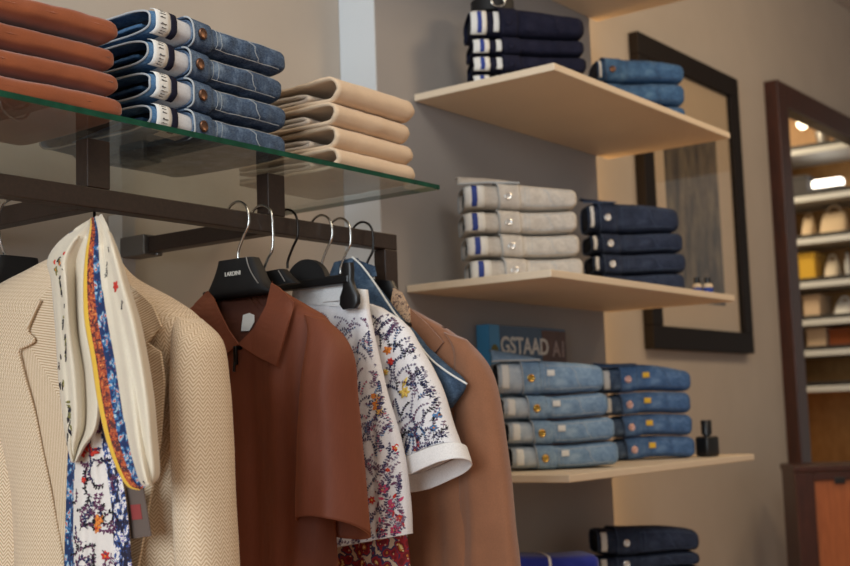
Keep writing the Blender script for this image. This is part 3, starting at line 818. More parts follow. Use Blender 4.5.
# ------------------------------------------------------------------ picture on the wall
pc = thing('framed_picture', (3.84, WY, H+.18), 'large dark framed sepia picture hanging behind the wall shelves', 'picture')
fx0, fx1, fz0, fz1 = 3.448, 4.232, H+.184, H+1.177; FW = .072; FD = .035
m = MB()
for a, b_ in (((fx0, WY-FD, fz0), (fx1, WY-.001, fz0+FW)), ((fx0, WY-FD, fz1-FW), (fx1, WY-.001, fz1)), ((fx0, WY-FD, fz0+FW), (fx0+FW, WY-.001, fz1-FW)), ((fx1-FW, WY-FD, fz0+FW), (fx1, WY-.001, fz1-FW))):
    m.box(a, b_, bev=.003)
m.build('frame', 'frameblack', pc, smooth=False)
m = MB(); m.box((fx0+FW, WY-.016, fz0+FW), (fx1-FW, WY-.010, fz1-FW)); m.build('mat', 'mat', pc, smooth=False)
def artmat():
    m, t, b = nt('sepia_print'); g = G(t); v = g.obj((1, 1, .6))
    f = g.noise(v, 7, 5, .6); f2 = g.noise(g.obj((1.6, 1, .45)), 12, 4, .7)
    c = g.ramp(f, [(.36, srgb(30, 24, 18)), (.55, srgb(66, 52, 36)), (.70, srgb(150, 128, 92))])
    g.l(g.mix(.45, c, g.ramp(f2, [(.42, srgb(40, 32, 24)), (.66, srgb(176, 156, 116))])), b.inputs['Base Color'])
    b.inputs['Roughness'].default_value = .8; return m
M['art'] = artmat()
m = MB(); m.box((3.625, WY-.0175, H+.345), (4.04, WY-.0162, H+.955)); m.build('print', 'art', pc, smooth=False)
m = MB(); m.box((fx0+FW, WY-.024, fz0+FW), (fx1-FW, WY-.021, fz1-FW)); m.build('pane', 'pane', pc, smooth=False)

# ------------------------------------------------------------------ wooden frame round the opening
fr = thing('opening_frame', (4.6, WY, 0), 'tall dark brown wooden frame at the right edge around lit display shelves', 'frame')
ox0, ox1, ozt = 4.572, 6.2, H+1.243
m = MB(); m.box((ox0, WY-.055, .001), (ox0+.10, WY+.01, ozt), bev=.004); m.build('side_post', 'darkwood', fr, smooth=False)
m = MB(); m.box((ox0+.0995, WY-.035, .001), (ox0+.120, WY+.01, ozt-.096), bev=.003); m.build('inner_bead', 'darkwood', fr, smooth=False)
m = MB(); m.box((ox1-.10, WY-.055, .001), (ox1, WY+.01, ozt), bev=.004); m.build('side_post', 'darkwood', fr, smooth=False)
m = MB(); m.box((ox0+.1, WY-.055, ozt-.095), (ox1-.1, WY+.01, ozt), bev=.004); m.build('top_rail', 'darkwood', fr, smooth=False)

# display unit beyond the opening
UX = 6.35
du = thing('display_unit', (UX+.2, 2.4, 0), 'warm lit wooden display shelving seen through the dark frame', 'shelving')
m = MB(); m.box((UX+.36, 1.88, .0), (UX+.40, 3.3, 3.12)); m.build('back_panel', 'tanwood', du, smooth=False)
m = MB(); m.box((UX, 1.86, .0), (UX+.40, 1.88, 3.12)); m.build('side_panel', 'tanwood', du, smooth=False)
zl = [H+1.02, H+.79, H+.55, H+.325, H+.14, H-.09, H-.36]
def unit_z(py): return onx(820, py, UX).z
zl = [unit_z(y) for y in (146, 194, 237, 281, 319, 350, 386)]
for z in zl:
    m = MB(); m.box((UX, 1.881, z-.03), (UX+.359, 3.3, z), bev=.002); sh = m.build('shelf', 'white', du, smooth=False)
    m = MB(); m.box((UX+.006, 1.89, z+.0005), (UX+.35, 3.29, z+.022), bev=.002); tag(m.build('tray', 'black2', sh, smooth=False), 'black tray')
m = MB(); m.lathe([(0, 0), (.03, 0), (.03, .012), (0, .014)], (UX+.12, onx(803, 124, UX+.12).y, onx(803, 124, UX+.12).z), (-1, 0, 0)); m.build('spot', 'bulb', du)
# goods on the display shelves
rng = random.Random(5)
def good(k, px0, px1, h, mat, label, cat):
    z = zl[k]+.023; a = onx(px0, 200, UX+.1).y; b2 = onx(px1, 200, UX+.1).y; y0, y1 = max(1.895, min(a, b2)), max(a, b2)
    root = thing(cat.replace(' ', '_'), (UX+.15, (y0+y1)/2, z), label, cat, 'goods on the far display shelves')
    mb = MB()
    if cat == 'box':
        mb.box((UX+.06, y0, z), (UX+.24, y1, z+h*.8), bev=.004); mb.build('body', mat, root, smooth=False)
        mb = MB(); mb.box((UX+.057, y0-.003, z+h*.8), (UX+.243, y1+.003, z+h), bev=.004); mb.build('lid', mat, root, smooth=False)
    elif cat == 'handbag':
        yc = (y0+y1)/2; hw = (y1-y0)/2
        rings = []
        for i in range(10):
            f = i/9; w = hw*(1-.25*f*f); d = .06*(1-.75*f)
            rings.append([V((UX+.13+d*se(q*math.pi/10-math.pi/2, 3), yc+w*se(q*math.pi/10, 4), z+h*.75*f)) for q in range(20)])
        mb.loft(rings); mb.build('body', mat, root)
        mb = MB(); mb.tube([V((UX+.13, yc+hw*.5*math.cos(a), z+h*.72+h*.28*math.sin(a))) for a in [j*math.pi/10 for j in range(11)]], .006); mb.build('handle', mat, root)
    else:
        yc = (y0+y1)/2; r = (y1-y0)/2
        mb.lathe([(0, 0), (r*.7, 0), (r, h*.35), (r*.9, h*.7), (r*.45, h*.85), (r*.5, h), (0, h)], (UX+.13, yc, z), (0, 0, 1)); mb.build('body', mat, root)
        mb = MB(); mb.lathe([(0, 0), (r*.52, 0), (r*.52, .012), (0, .014)], (UX+.13, yc, z+h), (0, 0, 1)); mb.build('lid', 'gunmetal', root)
good(0, 818, 833, .17, 'silverink', 'grey silver jar on the highest far display shelf', 'jar')
good(1, 793, 811, .10, 'inkgrey', 'dark grey box on the far display shelf under the silver jar', 'box')
good(2, 799, 812, .13, 'mat', 'small cream handbag on the third far display shelf', 'handbag')
good(2, 817, 846, .15, 'mat', 'wide cream handbag on the third far display shelf', 'handbag')
good(3, 797, 813, .14, 's_yellow', 'mustard box on the fourth far display shelf', 'box')
good(3, 819, 834, .12, 'silk', 'pale handbag on the fourth far display shelf', 'handbag')
good(3, 838, 845, .12, 'paper', 'white jar on the fourth far display shelf', 'jar')
good(4, 799, 815, .11, 'chino', 'tan box on the fifth far display shelf', 'box')
good(4, 826, 846, .09, 'paper', 'white handbag on the fifth far display shelf', 'handbag')
good(5, 800, 819, .095, 'chino', 'tan box on the sixth far display shelf', 'box')
good(5, 822, 846, .085, 'rust', 'brown box on the sixth far display shelf', 'box')
z = zl[1]+.023; p = onx(828, 183, UX+.08)
lb = thing('display_lamp', (UX+.08, p.y, z), 'glowing white bar lamp on the second far display shelf', 'lamp')
m = MB(); m.box((UX+.05, p.y-.085, z), (UX+.11, p.y+.085, z+.02), bev=.004); m.build('base', 'black2', lb, smooth=False)
m = MB(); m.box((UX+.05, p.y-.08, z+.0202), (UX+.11, p.y+.08, z+.062), bev=.012); m.build('diffuser', emit('lit_diffuser', (1, .93, .82), 4), lb)

# ------------------------------------------------------------------ cabinet at the lower right
p1 = onz(794, 466, H-.20); dirv = V((.35, -.94, 0)).normalized(); dirv = (onz(860, 464, H-.20)-p1); dirv.z = 0; dirv.normalize()
ang = math.atan2(dirv.y, dirv.x)
cb = thing('wooden_cabinet', (p1.x, p1.y, 0), 'dark framed wooden cabinet with orange brown panel at the lower right', 'cabinet', None, ang)
hc = H-.20; Lc = .62
m = MB(); m.box((0, 0, .02), (.062, .03, hc-.022), bev=.003); m.build('stile', 'darkwood', cb, smooth=False, local=True)
m = MB(); m.box((Lc-.062, 0, .02), (Lc, .03, hc-.022), bev=.003); m.build('stile', 'darkwood', cb, smooth=False, local=True)
m = MB(); m.box((.062, 0, hc-.05), (Lc-.062, .03, hc-.022), bev=.003); m.build('top_rail', 'darkwood', cb, smooth=False, local=True)
m = MB(); m.box((.062, 0, .02), (Lc-.062, .03, .12), bev=.003); m.build('bottom_rail', 'darkwood', cb, smooth=False, local=True)
m = MB(); m.box((-.004, -.004, hc-.0215), (Lc+.004, .22, hc), bev=.003); m.build('top', 'darkwood', cb, smooth=False, local=True)
m = MB(); m.box((.0625, .012, .1205), (Lc-.0625, .022, hc-.0505)); tag(m.build('door_panel', 'orangewood', cb, smooth=False, local=True), 'orange brown wooden panel')
m = MB(); m.box((0, .0305, .0), (.02, .215, hc-.022)); m.build('side_panel', 'darkwood', cb, smooth=False, local=True)
m = MB(); m.box((Lc-.02, .0305, .0), (Lc, .215, hc-.022)); m.build('side_panel', 'darkwood', cb, smooth=False, local=True)
m = MB(); m.box((.125, -.006, hc-.062), (.16, -.0005, hc-.04), bev=.002); m.build('latch', 'black', cb, smooth=False, local=True)

# ------------------------------------------------------------------ hangers
def hook_path(x, ytop=1.3625, zneck=H+.25, yn=1.362):
    return [(x, yn, zneck), (x, yn-.001, zneck+.012), (x, yn-.012, zneck+.032), (x, yn-.0235, zneck+.050), (x, ytop-.024, H+.320), (x, ytop-.016, H+.3345),
            (x, ytop, H+.3405), (x, ytop+.016, H+.3345), (x, ytop+.022, H+.322), (x, ytop+.0225, H+.312)]
def smooth_path(p, n=40): return [V(q) for q in catmull(p, n)]
def hook(parent, x, mat='steel', **kw):
    m = MB(); m.tube(smooth_path(hook_path(x, **kw)), .0021, 0, 8)
    tag(m.build('hook', mat, parent), 'silver hook' if mat == 'steel' else None)
def hanger_thing(x, label): return thing('hanger', (x, 1.3625, H+.25), label, 'hanger')
def arms(mb, x, y0, yl, yr, z0, drop, r=.010):
    """sloping shoulders inside the garment"""
    mb.tube(smooth_path([(x, yl, z0-drop), (x, (yl+y0)/2, z0-drop*.42), (x, y0, z0), (x, (yr+y0)/2, z0-drop*.42), (x, yr, z0-drop)], 25), [r*.8]*3+[r]*19+[r*.8]*3, 0, 10)

# black hanger on the left wall bracket
hl = thing('hanger', (1.077, 1.55, H+.25), 'black hanger with silver hook on the bracket at the far left', 'hanger')
LBX, LY = 1.077, onx(8, 215, 1.077).y
m = MB(); xx = LBX
pth = [onx(9, 262, xx), onx(8, 250, xx), onx(4, 236, xx), onx(1.5, 222, xx), onx(5, 211, xx)]
yb = onx(18, 211, xx).y
pth = [V((xx-.022+.006*k/4, yb, p.z)) for k, p in enumerate(pth)]
yb2 = yb
pth = [V((xx-.006, yb, onx(9, 262, xx).z)), V((xx-.008, yb, H+.232)), V((xx-.022, yb, H+.25)), V((xx-.032, yb, H+.285)), V((xx-.028, yb, H+.318)), V((xx-.010, yb, H+.333)), V((xx+.010, yb, H+.331)), V((xx+.020, yb, H+.318))]
m.tube(catmull(pth, 36), .0022); m.build('hook', 'steel', hl)
m = MB(); yc, zc = yb, pth[0].z
m.loft([[V((xx-.006+w*se(q*math.pi/12, 4), yc+.016*se(q*math.pi/12-math.pi/2, 4), zc+.004-dz)) for q in range(24)] for w, dz in ((.034, 0), (.038, .02), (.05, .04), (.07, .06))])
m.tube([(xx-.10, yc, zc-.085), (xx-.05, yc, zc-.055), (xx+.04, yc, zc-.055), (xx+.09, yc, zc-.085)], .012)
m.build('body', 'black', hl)

# the jacket's hanger
X1 = 1.045
h = hanger_thing(X1, 'black hanger under the patterned scarf in the cream jacket'); h.location.x = X1
m = MB(); hx = 1.103
m.tube(smooth_path([(X1, 1.362, H+.20), (X1+.003, 1.366, H+.245), (hx-.01, 1.386, H+.272), (hx, 1.391, H+.290), (hx, 1.391, H+.31), (hx, 1.386, H+.329), (hx, 1.376, H+.333), (hx, 1.366, H+.329)]), .0021); m.build('hook', 'gunmetal', h)
m = MB(); arms(m, X1, 1.362, 1.52, 1.215, H+.200, .068, .011); m.build('body', 'black', h)

# lettered hanger of the brown polo
X2 = 1.352
h2 = hanger_thing(X2, 'broad black hanger with white lettering in the brown polo shirt')
hook(h2, X2, 'steel', zneck=H+.252)
rows = [((222, 262), (256, 257), .012), ((219.5, 274), (261, 268), .014), ((214, 289), (267, 282), .016), ((209, 297), (274, 289), .015), ((205, 301), (281, 292), .010)]
m = MB(); garment(m, X2, rows, nz=16, N=40, fold=0, wr=0, exp=5, cap1=True); m.build('body', 'blackmatt', h2)
m = MB(); m.tube(smooth_path([V((X2-.0135-.003*k/3, onx(*q, X2).y, onx(*q, X2).z)) for k, q in enumerate([(252.5, 257.5), (255, 266), (259.5, 275), (266, 284)])], 20), .0009, 0, 6)
tag(m.build('trim', 'silverink', h2), 'silver edge line')
pt = onx(240, 274.5, X2)
d_r = (onx(258, 272.3, X2)-onx(222, 276.7, X2)).normalized()
FX = Matrix(((0, 0, -1, pt.x-.0152-X2), (d_r.y, -d_r.z, 0, pt.y-1.3625), (d_r.z, -d_r.y if False else abs(d_r.y), 0, pt.z-(H+.25)), (0, 0, 0, 1)))
FX = Matrix(((0, 0, -1, pt.x-.0156-X2), (-1, 0, 0, pt.y-1.3625), (0, 1, 0, pt.z-(H+.25)), (0, 0, 0, 1)))
text_obj('lettering', 'LARDINI', .0090, FX, 'whiteink', h2, bold=.0001)

# second black hanger just behind it
X3 = 1.404
h3 = hanger_thing(X3, 'plain black hanger with silver hook directly behind the lettered one')
hook(h3, X3, 'steel', zneck=H+.222)
m = MB(); garment(m, X3, [((266, 272.5), (285, 269), .009), ((262, 280), (291, 276), .010), ((257, 288), (299, 283), .009)], nz=12, N=36, fold=0, wr=0, exp=5, cap1=True)
m.build('body', 'blackmatt', h3)
m = MB(); m.tube(smooth_path([V((X3-.0105-.002*k/2, onx(*q, X3).y, onx(*q, X3).z)) for k, q in enumerate([(283, 271), (286.5, 276), (290.5, 282)])], 12), .0008, 0, 6)
tag(m.build('trim', 'silverink', h3), 'silver edge line')

# clip hanger with round centre
X4 = 1.462
h4 = hanger_thing(X4, 'black clip hanger with round centre holding the white floral shorts')
hook(h4, X4, 'gunmetal', zneck=H+.245)
m = MB()
cpt = onx(308, 287, X4); rx = abs(onx(329, 287, X4).y-cpt.y); rzz = onx(308, 259.5, X4).z-cpt.z
ring = [V((X4-.006, cpt.y+rx*math.cos(a), cpt.z+rzz*math.sin(a))) for a in [j*math.pi/20 for j in range(21)]]
m.prism(ring, (.012, 0, 0)); m.build('centre_disc', 'blackmatt', h4)
a0, a1 = onx(283, 291, X4), onx(350, 279, X4); m = MB()
yl_ = a0.y+.18; zb = (a0.z+a1.z)/2+.004
m.box((X4-.007, a1.y-.002, zb-.008), (X4+.007, yl_, zb+.007), bev=.003); m.build('bar', 'black', h4, smooth=False)
clip = [(348, 263, 9), (348, 270, 11), (348.5, 280, 9), (349.5, 288, 12), (350, 296, 19), (350, 304, 19.5), (350, 309, 13)]
for q, dy in ((0, 0), (1, .21)):
    m = MB(); rr = []
    for (cx, cy, w) in clip:
        c = onx(cx, cy, X4); hw = abs(onx(cx+w/2, cy, X4).y-c.y)
        rr.append([V((X4+.006*se(k*math.pi/10-math.pi/2, 3), c.y+dy+hw*se(k*math.pi/10, 3), c.z)) for k in range(20)])
    m.loft(rr); m.build('clip', 'black', h4)

# ------------------------------------------------------------------ cream herringbone jacket
J = thing('jacket', (X1, 1.362, H-.4), 'cream herringbone tailored jacket under the scarf at left', 'jacket')
m = MB(); rows = [((76, 250), (114, 262), .026), ((46, 266), (128, 278), .036), ((0, 292), (166, 299), .046), ((-20, 312), (196, 326), .050), ((-16, 350), (198, 372), .048),
                  ((4, 400), (194, 410), .05), ((24, 480), (194, 490), .052), ((28, 566), (196, 566), .055), ((26, 660), (200, 656), .058)]
garment(m, X1, rows, nz=64, N=72, fold=.0016, seed=2, exp=3.0, freq=.55, wr=.002, cap0=False)
jb = bvh_of(m); m.build('body', 'jacket', J)
m = MB(); garment(m, X1-.004, [((178, 312), (196, 323), .02), ((181, 335), (209, 342), .036), ((183, 380), (214, 383), .042), ((185, 420), (217, 420), .043), ((188, 480), (221, 480), .042), ((191, 566), (226, 566), .041), ((195, 660), (230, 660), .04)],
              nz=44, N=40, fold=.0018, seed=4, exp=2.4, freq=.8, wr=.003); m.build('sleeve', 'jacket', J)
m = MB(); garment(m, X1-.004, [((-22, 306), (2, 294), .02), ((-40, 330), (14, 322), .036), ((-52, 380), (26, 380), .044), ((-55, 480), (33, 480), .044), ((-58, 566), (36, 566), .043), ((-60, 660), (36, 660), .04)],
              nz=44, N=40, fold=.0018, seed=5, exp=2.4, freq=.8, wr=.003); m.build('sleeve', 'jacket', J)
m = MB(); patch(m, jb, X1, [(62, 268), (40, 300), (27, 331), (35, 340), (18, 350), (25, 380), (34, 412), (50, 490), (64, 566), (72, 600), (92, 600), (88, 400), (86, 290)], .008, .006, lift=.016, tilt=.75)
m.tube(smooth_path([onx(px, py, .968) for px, py in ((40, 300), (33, 316), (27.5, 331), (34, 340), (27, 345), (18.5, 350), (21, 364), (25, 380), (34, 412), (42, 452), (50, 490), (64, 566), (72, 600))], 90), .0021)
m.build('lapel', 'lapel', J)
m = MB(); patch(m, jb, X1, [(112, 268), (128, 283), (152, 305), (161, 327), (147, 343), (160, 352), (164, 380), (160, 440), (146, 520), (132, 600), (104, 600), (104, 300)], .006, .003, lift=.002, tilt=-.5)
m.build('lapel', 'lapel', J)
m = MB(); c = onx(153, 364, X1); hx = jb.ray_cast(V((0, c.y, c.z)), V((1, 0, 0)))[0].x
m.loft([[V((hx-.0125, c.y+.0012*math.cos(a)-dy*.35, c.z+.0012*math.sin(a)+dy)) for a in [j*math.pi/4 for j in range(8)]] for dy in (-.006, -.003, 0, .003, .006)])
m.build('buttonhole', 'd_dark', J)
# swing tag
m = MB(); P = [onx(*q, .9655) for q in ((126, 488), (143, 488), (151, 536), (131, 539))]; m.prism(P, (.0015, 0, 0), 0)
P2 = [onx(*q, .9648) for q in ((130, 505), (140, 504), (142, 519), (132, 520))]; m.prism(P2, (.0006, 0, 0), 1)
M['tagcard'] = plain('tag_card', srgb(96, 82, 74), .7); M['tagred'] = plain('tag_red', srgb(140, 56, 54), .7)
tag(m.build('swing_tag', ['tagcard', 'tagred'], J, smooth=False), 'grey brown card tag with red square')

# ------------------------------------------------------------------ silk scarf
S = thing('scarf', (X1-.07, 1.35, H+.2), 'cream silk scarf with orange and blue patterned border on the cream jacket', 'scarf')
def ribbon(mb, x, rows, bands, nz=90, ns=48, fold=.006, seed=0, th=.0012, xr=None, calm=0.0, back=.970):
    fl = catmull([(l[0], l[1], r[0], r[1]) for l, r in rows], nz); rng = random.Random(seed); ph = [rng.uniform(0, 6) for _ in range(4)]
    cols = []
    for i, (lx, ly, rx_, ry) in enumerate(fl):
        t = i/(nz-1); xx = x if xr is None else lerp(xr, x, min(1, t/.16)**.8)
        ring = []
        for k in range(ns):
            s = k/(ns-1)
            amp = fold*min(1, .15+2*t)
            g = amp*(math.sin(s*8+ph[0]+t*2.0)+.5*math.sin(s*15+ph[1]-t*2)+.16*math.sin(s*29+ph[2]+t)) + .012*(abs(s-.5)*2)**3
            if calm: g *= 1-calm*(1-min(1, max(0, (s-.38)/.2)))
            d_ = min(xx+g, max(back, xx)); p = onx(lerp(lx, rx_, s), lerp(ly, ry, s), d_)
            ring.append(V((d_, p.y, p.z+.0006*math.sin(s*15))))
        cols.append(ring)
    n0 = len(mb.f); mb.loft(cols, 0, False, False, closed=False)
    for q in range(n0, len(mb.f)):
        s = ((q-n0) % (ns-1)+.5)/(ns-1); t = ((q-n0)//(ns-1))/(nz-1)
        for s0, s1, mi in bands(t):
            if s0 <= s < s1: mb.m[q] = mi
SM_ = ['silk', 's_yellow', 's_orange', 's_blue', 's_mix', 'silkw', 'p_ink', 'p_red', 'p_orange', 'p_sky', 'p_olive', 'p_plum', 'p_navy']
m = MB()     # lower tail, behind
ribbon(m, .952, [((80, 380), (104, 380)), ((72, 405), (108, 400)), ((68, 450), (114, 446)), ((66, 500), (126, 500)), ((64, 566), (132, 566)), ((62, 620), (136, 620)), ((62, 680), (138, 680))],
       lambda t: [(0, .17+.05*math.sin(t*9), 3), (.17+.05*math.sin(t*9), .74, 5), (.74, 1.01, 4)], seed=3, back=.958, fold=.0045, nz=80, ns=64)
bv = bvh_of(m); pr = Printer(m, bv, .952, .0009); rng = random.Random(12)
for k in range(64):
    q = seen(bv, rng.uniform(76, 116), rng.uniform(405, 575), .952)
    pr.sprig(q.y, q.z, rng.uniform(0, 6.28), rng.uniform(.012, .03), rng.choice((6, 6, 11, 12)), 11, nl=5, lw=.0010, ll=.0045, curve=2.0, rng=rng, stem=.0003)
for (px, py, r, mi) in ((86, 444, .010, 7), (92, 452, .007, 7), (83, 452, .007, 7), (99, 520, .008, 8), (97, 528, .007, 8), (84, 480, .004, 7), (106, 556, .007, 7), (90, 404, .008, 11)):
    q = seen(bv, px, py, .952); pr.flower(q.y, q.z, r, mi, 8 if mi == 7 else 7, rng=rng)
m.build('lower_tail', SM_, S, solid=.0011)
m = MB()     # left side over the shoulder
ribbon(m, .936, [((90, 220), (99, 220)), ((73, 231), (97, 230)), ((56, 246), (95, 246)), ((48, 262), (92, 262)), ((52, 282), (89, 284)), ((56, 330), (90, 330)), ((59, 375), (99, 375)), ((64, 420), (98, 424)), ((68, 446), (84, 448)), ((72, 462), (76, 462))],
       lambda t: [(0, 1.01, 0)], seed=8, back=.958, fold=.008, xr=.998)
bv = bvh_of(m); pr = Printer(m, bv, .936, .0009, .007)
for (px, py, a, L) in ((60, 278, 3.6, .02), (64, 270, .4, .018), (58, 262, 2.4, .018), (66, 330, 4.4, .03), (63, 345, 4.9, .035), (60, 362, 4.2, .03), (66, 376, 5.2, .03), (70, 300, 4.7, .03), (71, 420, 4.6, .03), (66, 400, 4.0, .02)):
    q = seen(bv, px, py, .936); pr.sprig(q.y, q.z, a, L, 6, 10, nl=6, lw=.0017, ll=.0095, curve=.8, rng=rng)
for (px, py, r, mi) in ((61, 264, .009, 8), (64, 255, .007, 7), (57, 270, .007, 10), (55, 262, .005, 7)):
    q = seen(bv, px, py, .936); pr.flower(q.y, q.z, r, mi, 8, rng=rng)
for (px, py, a) in ((84, 226, 2.6), (80, 232, 2.9), (78, 238, 3.2), (86, 233, 3.6), (74, 236, 2.9)):
    q = onx(px, py, .975)
    pr.sprig(q.y, q.z, math.pi-a, .012, 12, 9, nl=3, lw=.0016, ll=.008, rng=rng)
for (px, py) in ((79, 229), (83, 234), (76, 238)):
    q = seen(bv, px, py, .975); pr.leaf(q.y, q.z, 2.6, .014, .003, 9); pr.leaf(q.y, q.z, .5, .010, .0025, 9)
m.build('left_tail', SM_, S, solid=.0011)
m = MB()     # right side with border, ends in a twist
ribbon(m, .920, [((91, 219), (102, 215)), ((90, 231), (111, 234)), ((86, 255), (120, 258)), ((84, 285), (129, 287)), ((85, 320), (140, 322)), ((92, 360), (148, 362)), ((98, 400), (154, 402)), ((107, 440), (157, 440)), ((118, 470), (159, 466)), ((128, 486), (158, 478)), ((140, 490), (154, 482))],
       lambda t: [(0, .085, 1), (.085, .235, 2), (.235, .40+.05*t, 3), (.40+.05*t, 1.01, 0)], seed=5, calm=.75, back=.948, fold=.010, ns=60, xr=.990)
bv = bvh_of(m); pr = Printer(m, bv, .920, .0009)
for (px, py, r, mi) in ((121, 278, .010, 7), (124, 287, .009, 7), (117, 286, .008, 7), (152, 481, .004, 6)):
    q = seen(bv, px, py, .920); pr.flower(q.y, q.z, r, mi, 7, n=7, rng=rng)
for (px, py, a, L) in ((110, 252, 1.9, .03), (114, 262, 1.3, .025), (124, 290, 4.7, .02), (108, 262, 5.0, .015)):
    q = seen(bv, px, py, .920); pr.sprig(q.y, q.z, math.pi-a, L, 6, 6, nl=5, lw=.0004, ll=.004, curve=.6, rng=rng)
m.build('right_tail', SM_, S, solid=.0011)

# ------------------------------------------------------------------ brown polo shirt
P_ = thing('polo_shirt', (X2, 1.3, H-.4), 'brown short sleeved knitted polo shirt with zip collar', 'shirt')
m = MB(); rows = [((213, 297), (283, 291), .016), ((198, 306), (303, 304), .026), ((184, 318), (325, 320), .034), ((178, 345), (334, 350), .040), ((176, 390), (330, 392), .040), ((175, 450), (327, 450), .040), ((174, 520), (330, 520), .043), ((174, 566), (333, 566), .045), ((172, 660), (338, 656), .048)]
neck = [(207, 292), (220, 324), (238, 351), (260, 331), (275, 300), (270, 276), (208, 280)]
garment(m, X2, rows, nz=110, N=150, fold=.0062, seed=6, exp=2.8, freq=.8, cut=neck, wr=.0025, cap0=False)
m.build('body', 'polo', P_)
pb0 = MB(); garment(pb0, X2, rows, nz=110, N=150, fold=.0062, seed=6, exp=2.8, freq=.8, wr=.0025); pb = bvh_of(pb0)
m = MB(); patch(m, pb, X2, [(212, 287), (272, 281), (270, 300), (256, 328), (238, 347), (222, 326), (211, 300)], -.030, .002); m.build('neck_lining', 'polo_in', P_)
m = MB(); patch(m, pb, X2, [(243, 315), (249, 313), (254, 315), (254, 322), (249, 331), (241, 331), (242, 322)], -.026, .0012)
tag(m.build('neck_label', 'paper', P_, smooth=False), 'small white neck label')
m = MB()
patch(m, pb, X2, [(271, 283), (278, 287), (294, 302), (287, 326), (276, 366), (256, 356), (238, 344), (254, 328), (266, 305)], .007, .003, lift=.004); 
m.build('collar_leaf', 'polo', P_)
m = MB(); patch(m, pb, X2, [(207, 291), (213, 298), (219, 312), (228, 330), (238, 344), (222, 357), (208, 364), (186, 350), (183, 322), (195, 303)], .007, .003, lift=.004); m.build('collar_leaf', 'polo', P_)
m = MB(); z0_, z1_ = seen(pb, 239, 346, X2), seen(pb, 240.5, 365, X2)
xf = z1_.x-.009
m.box((xf-.002, z1_.y-.0022, z1_.z), (xf+.003, z0_.y+.0022, z0_.z), bev=.0012)
m.tube([(xf-.003, z1_.y, z1_.z+.004), (xf-.0045, z1_.y, z1_.z-.010)], .0022)
tag(m.build('zip', 'gunmetal', P_), 'dark metal zip pull')
m = MB(); garment(m, X2-.012, [((306, 314), (324, 319), .012), ((313, 330), (340, 338), .026), ((314, 352), (348, 362), .036), ((311, 390), (350, 398), .042), ((309, 440), (354, 446), .044), ((307, 490), (358, 492), .046), ((307, 527), (361.5, 529), .048)],
              nz=46, N=56, fold=.003, seed=9, exp=2.4, hang=.020, freq=.7, wr=.003)
m.build('sleeve', 'polo', P_, solid=.0025)

# ------------------------------------------------------------------ white floral shorts
def botanical(mb, bv, x, region, n, rng, size=.05, colours=((9, 9), (9, 10), (10, 9)), mats=None):
    pr = Printer(mb, bv, x, .0007)
    for _ in range(n):
        px, py = region(rng)
        if px is None: continue
        q = seen(bv, px, py, x)
        a = rng.gauss(math.pi/2+.25, .55); L = size*rng.uniform(.5, 1.25)
        c = rng.choice(colours)
        pr.sprig(q.y, q.z, a, L, c[0], c[1], nl=int(4+L*120), lw=.0010, ll=.0037, curve=rng.uniform(-1.6, 1.6), rng=rng, stem=.00018)
    return pr
FM = ['whitecloth', 'p_navy', 'p_greylilac', 'p_plum', 'p_red', 'p_pink', 'p_orange', 'p_yellow', 'p_olive', 'p_navy', 'p_plum', 'p_sky', 'p_ink']
X5 = 1.4905
SH = thing('shorts', (X5, 1.25, H), 'white shorts with dark floral print clipped below the black bar', 'shorts')
rows = [((296, 284), (366, 290), .011), ((296, 300), (368, 306), .013), ((296, 330), (374, 338), .017), ((296, 380), (384, 385), .021), ((300, 440), (399, 440), .023), ((306, 500), (407, 500), .025), ((312, 552), (408.5, 534), .026)]
m = MB(); garment(m, X5, rows, nz=90, N=110, fold=.0028, seed=14, exp=3, freq=1.3, wr=.0025, cap0=True)
sb = bvh_of(m); rng = random.Random(21)
pr = botanical(m, sb, X5, lambda r: (r.uniform(325, 402), 318+232*r.random()**.85), 290, rng, .030, ((9, 2), (9, 11), (3, 2), (9, 9), (2, 3), (2, 5)))
for (px, py, r, mi) in ((378, 405, .012, 6), (381, 398, .008, 7), (374, 396, .006, 6), (380, 412, .008, 7), (350, 470, .007, 5), (383, 489, .008, 5), (372, 500, .007, 4), (392, 505, .006, 5), (362, 520, .010, 3), (395, 530, .009, 5), (345, 520, .008, 4), (396, 448, .006, 4), (380, 540, .008, 3), (400, 518, .006, 4), (388, 470, .004, 4), (376, 350, .004, 11), (360, 440, .004, 11), (366, 430, .004, 11)):
    q = seen(sb, px, py, X5); pr.flower(q.y, q.z, r, mi, 7 if mi != 7 else 6, rng=rng)
for k in range(60):
    px, py = rng.uniform(340, 406), rng.uniform(480, 545); q = seen(sb, px, py, X5)
    pr.leaf(q.y, q.z, rng.uniform(0, 6.3), .010, .0022, rng.choice((3, 4, 5, 10)))
m.build('body', FM, SH)
m = MB(); garment(m, X5-.0, [((294, 283), (366.5, 289.5), .0135), ((294, 292), (367.5, 298), .0145), ((294, 303), (368.5, 309), .0150)], nz=10, N=80, fold=.0012, seed=15, exp=3, wr=.001, freq=1.3)
m.build('waistband', 'whitelinen', SH)
m = MB(); P = [onx(*q, X5-.020) for q in ((324, 285.5), (343, 284), (344, 300), (322, 302))]
m.prism(P, (.003, 0, 0)); tag(m.build('waist_flap', 'whitelinen', SH, smooth=False), 'folded white fastening flap')

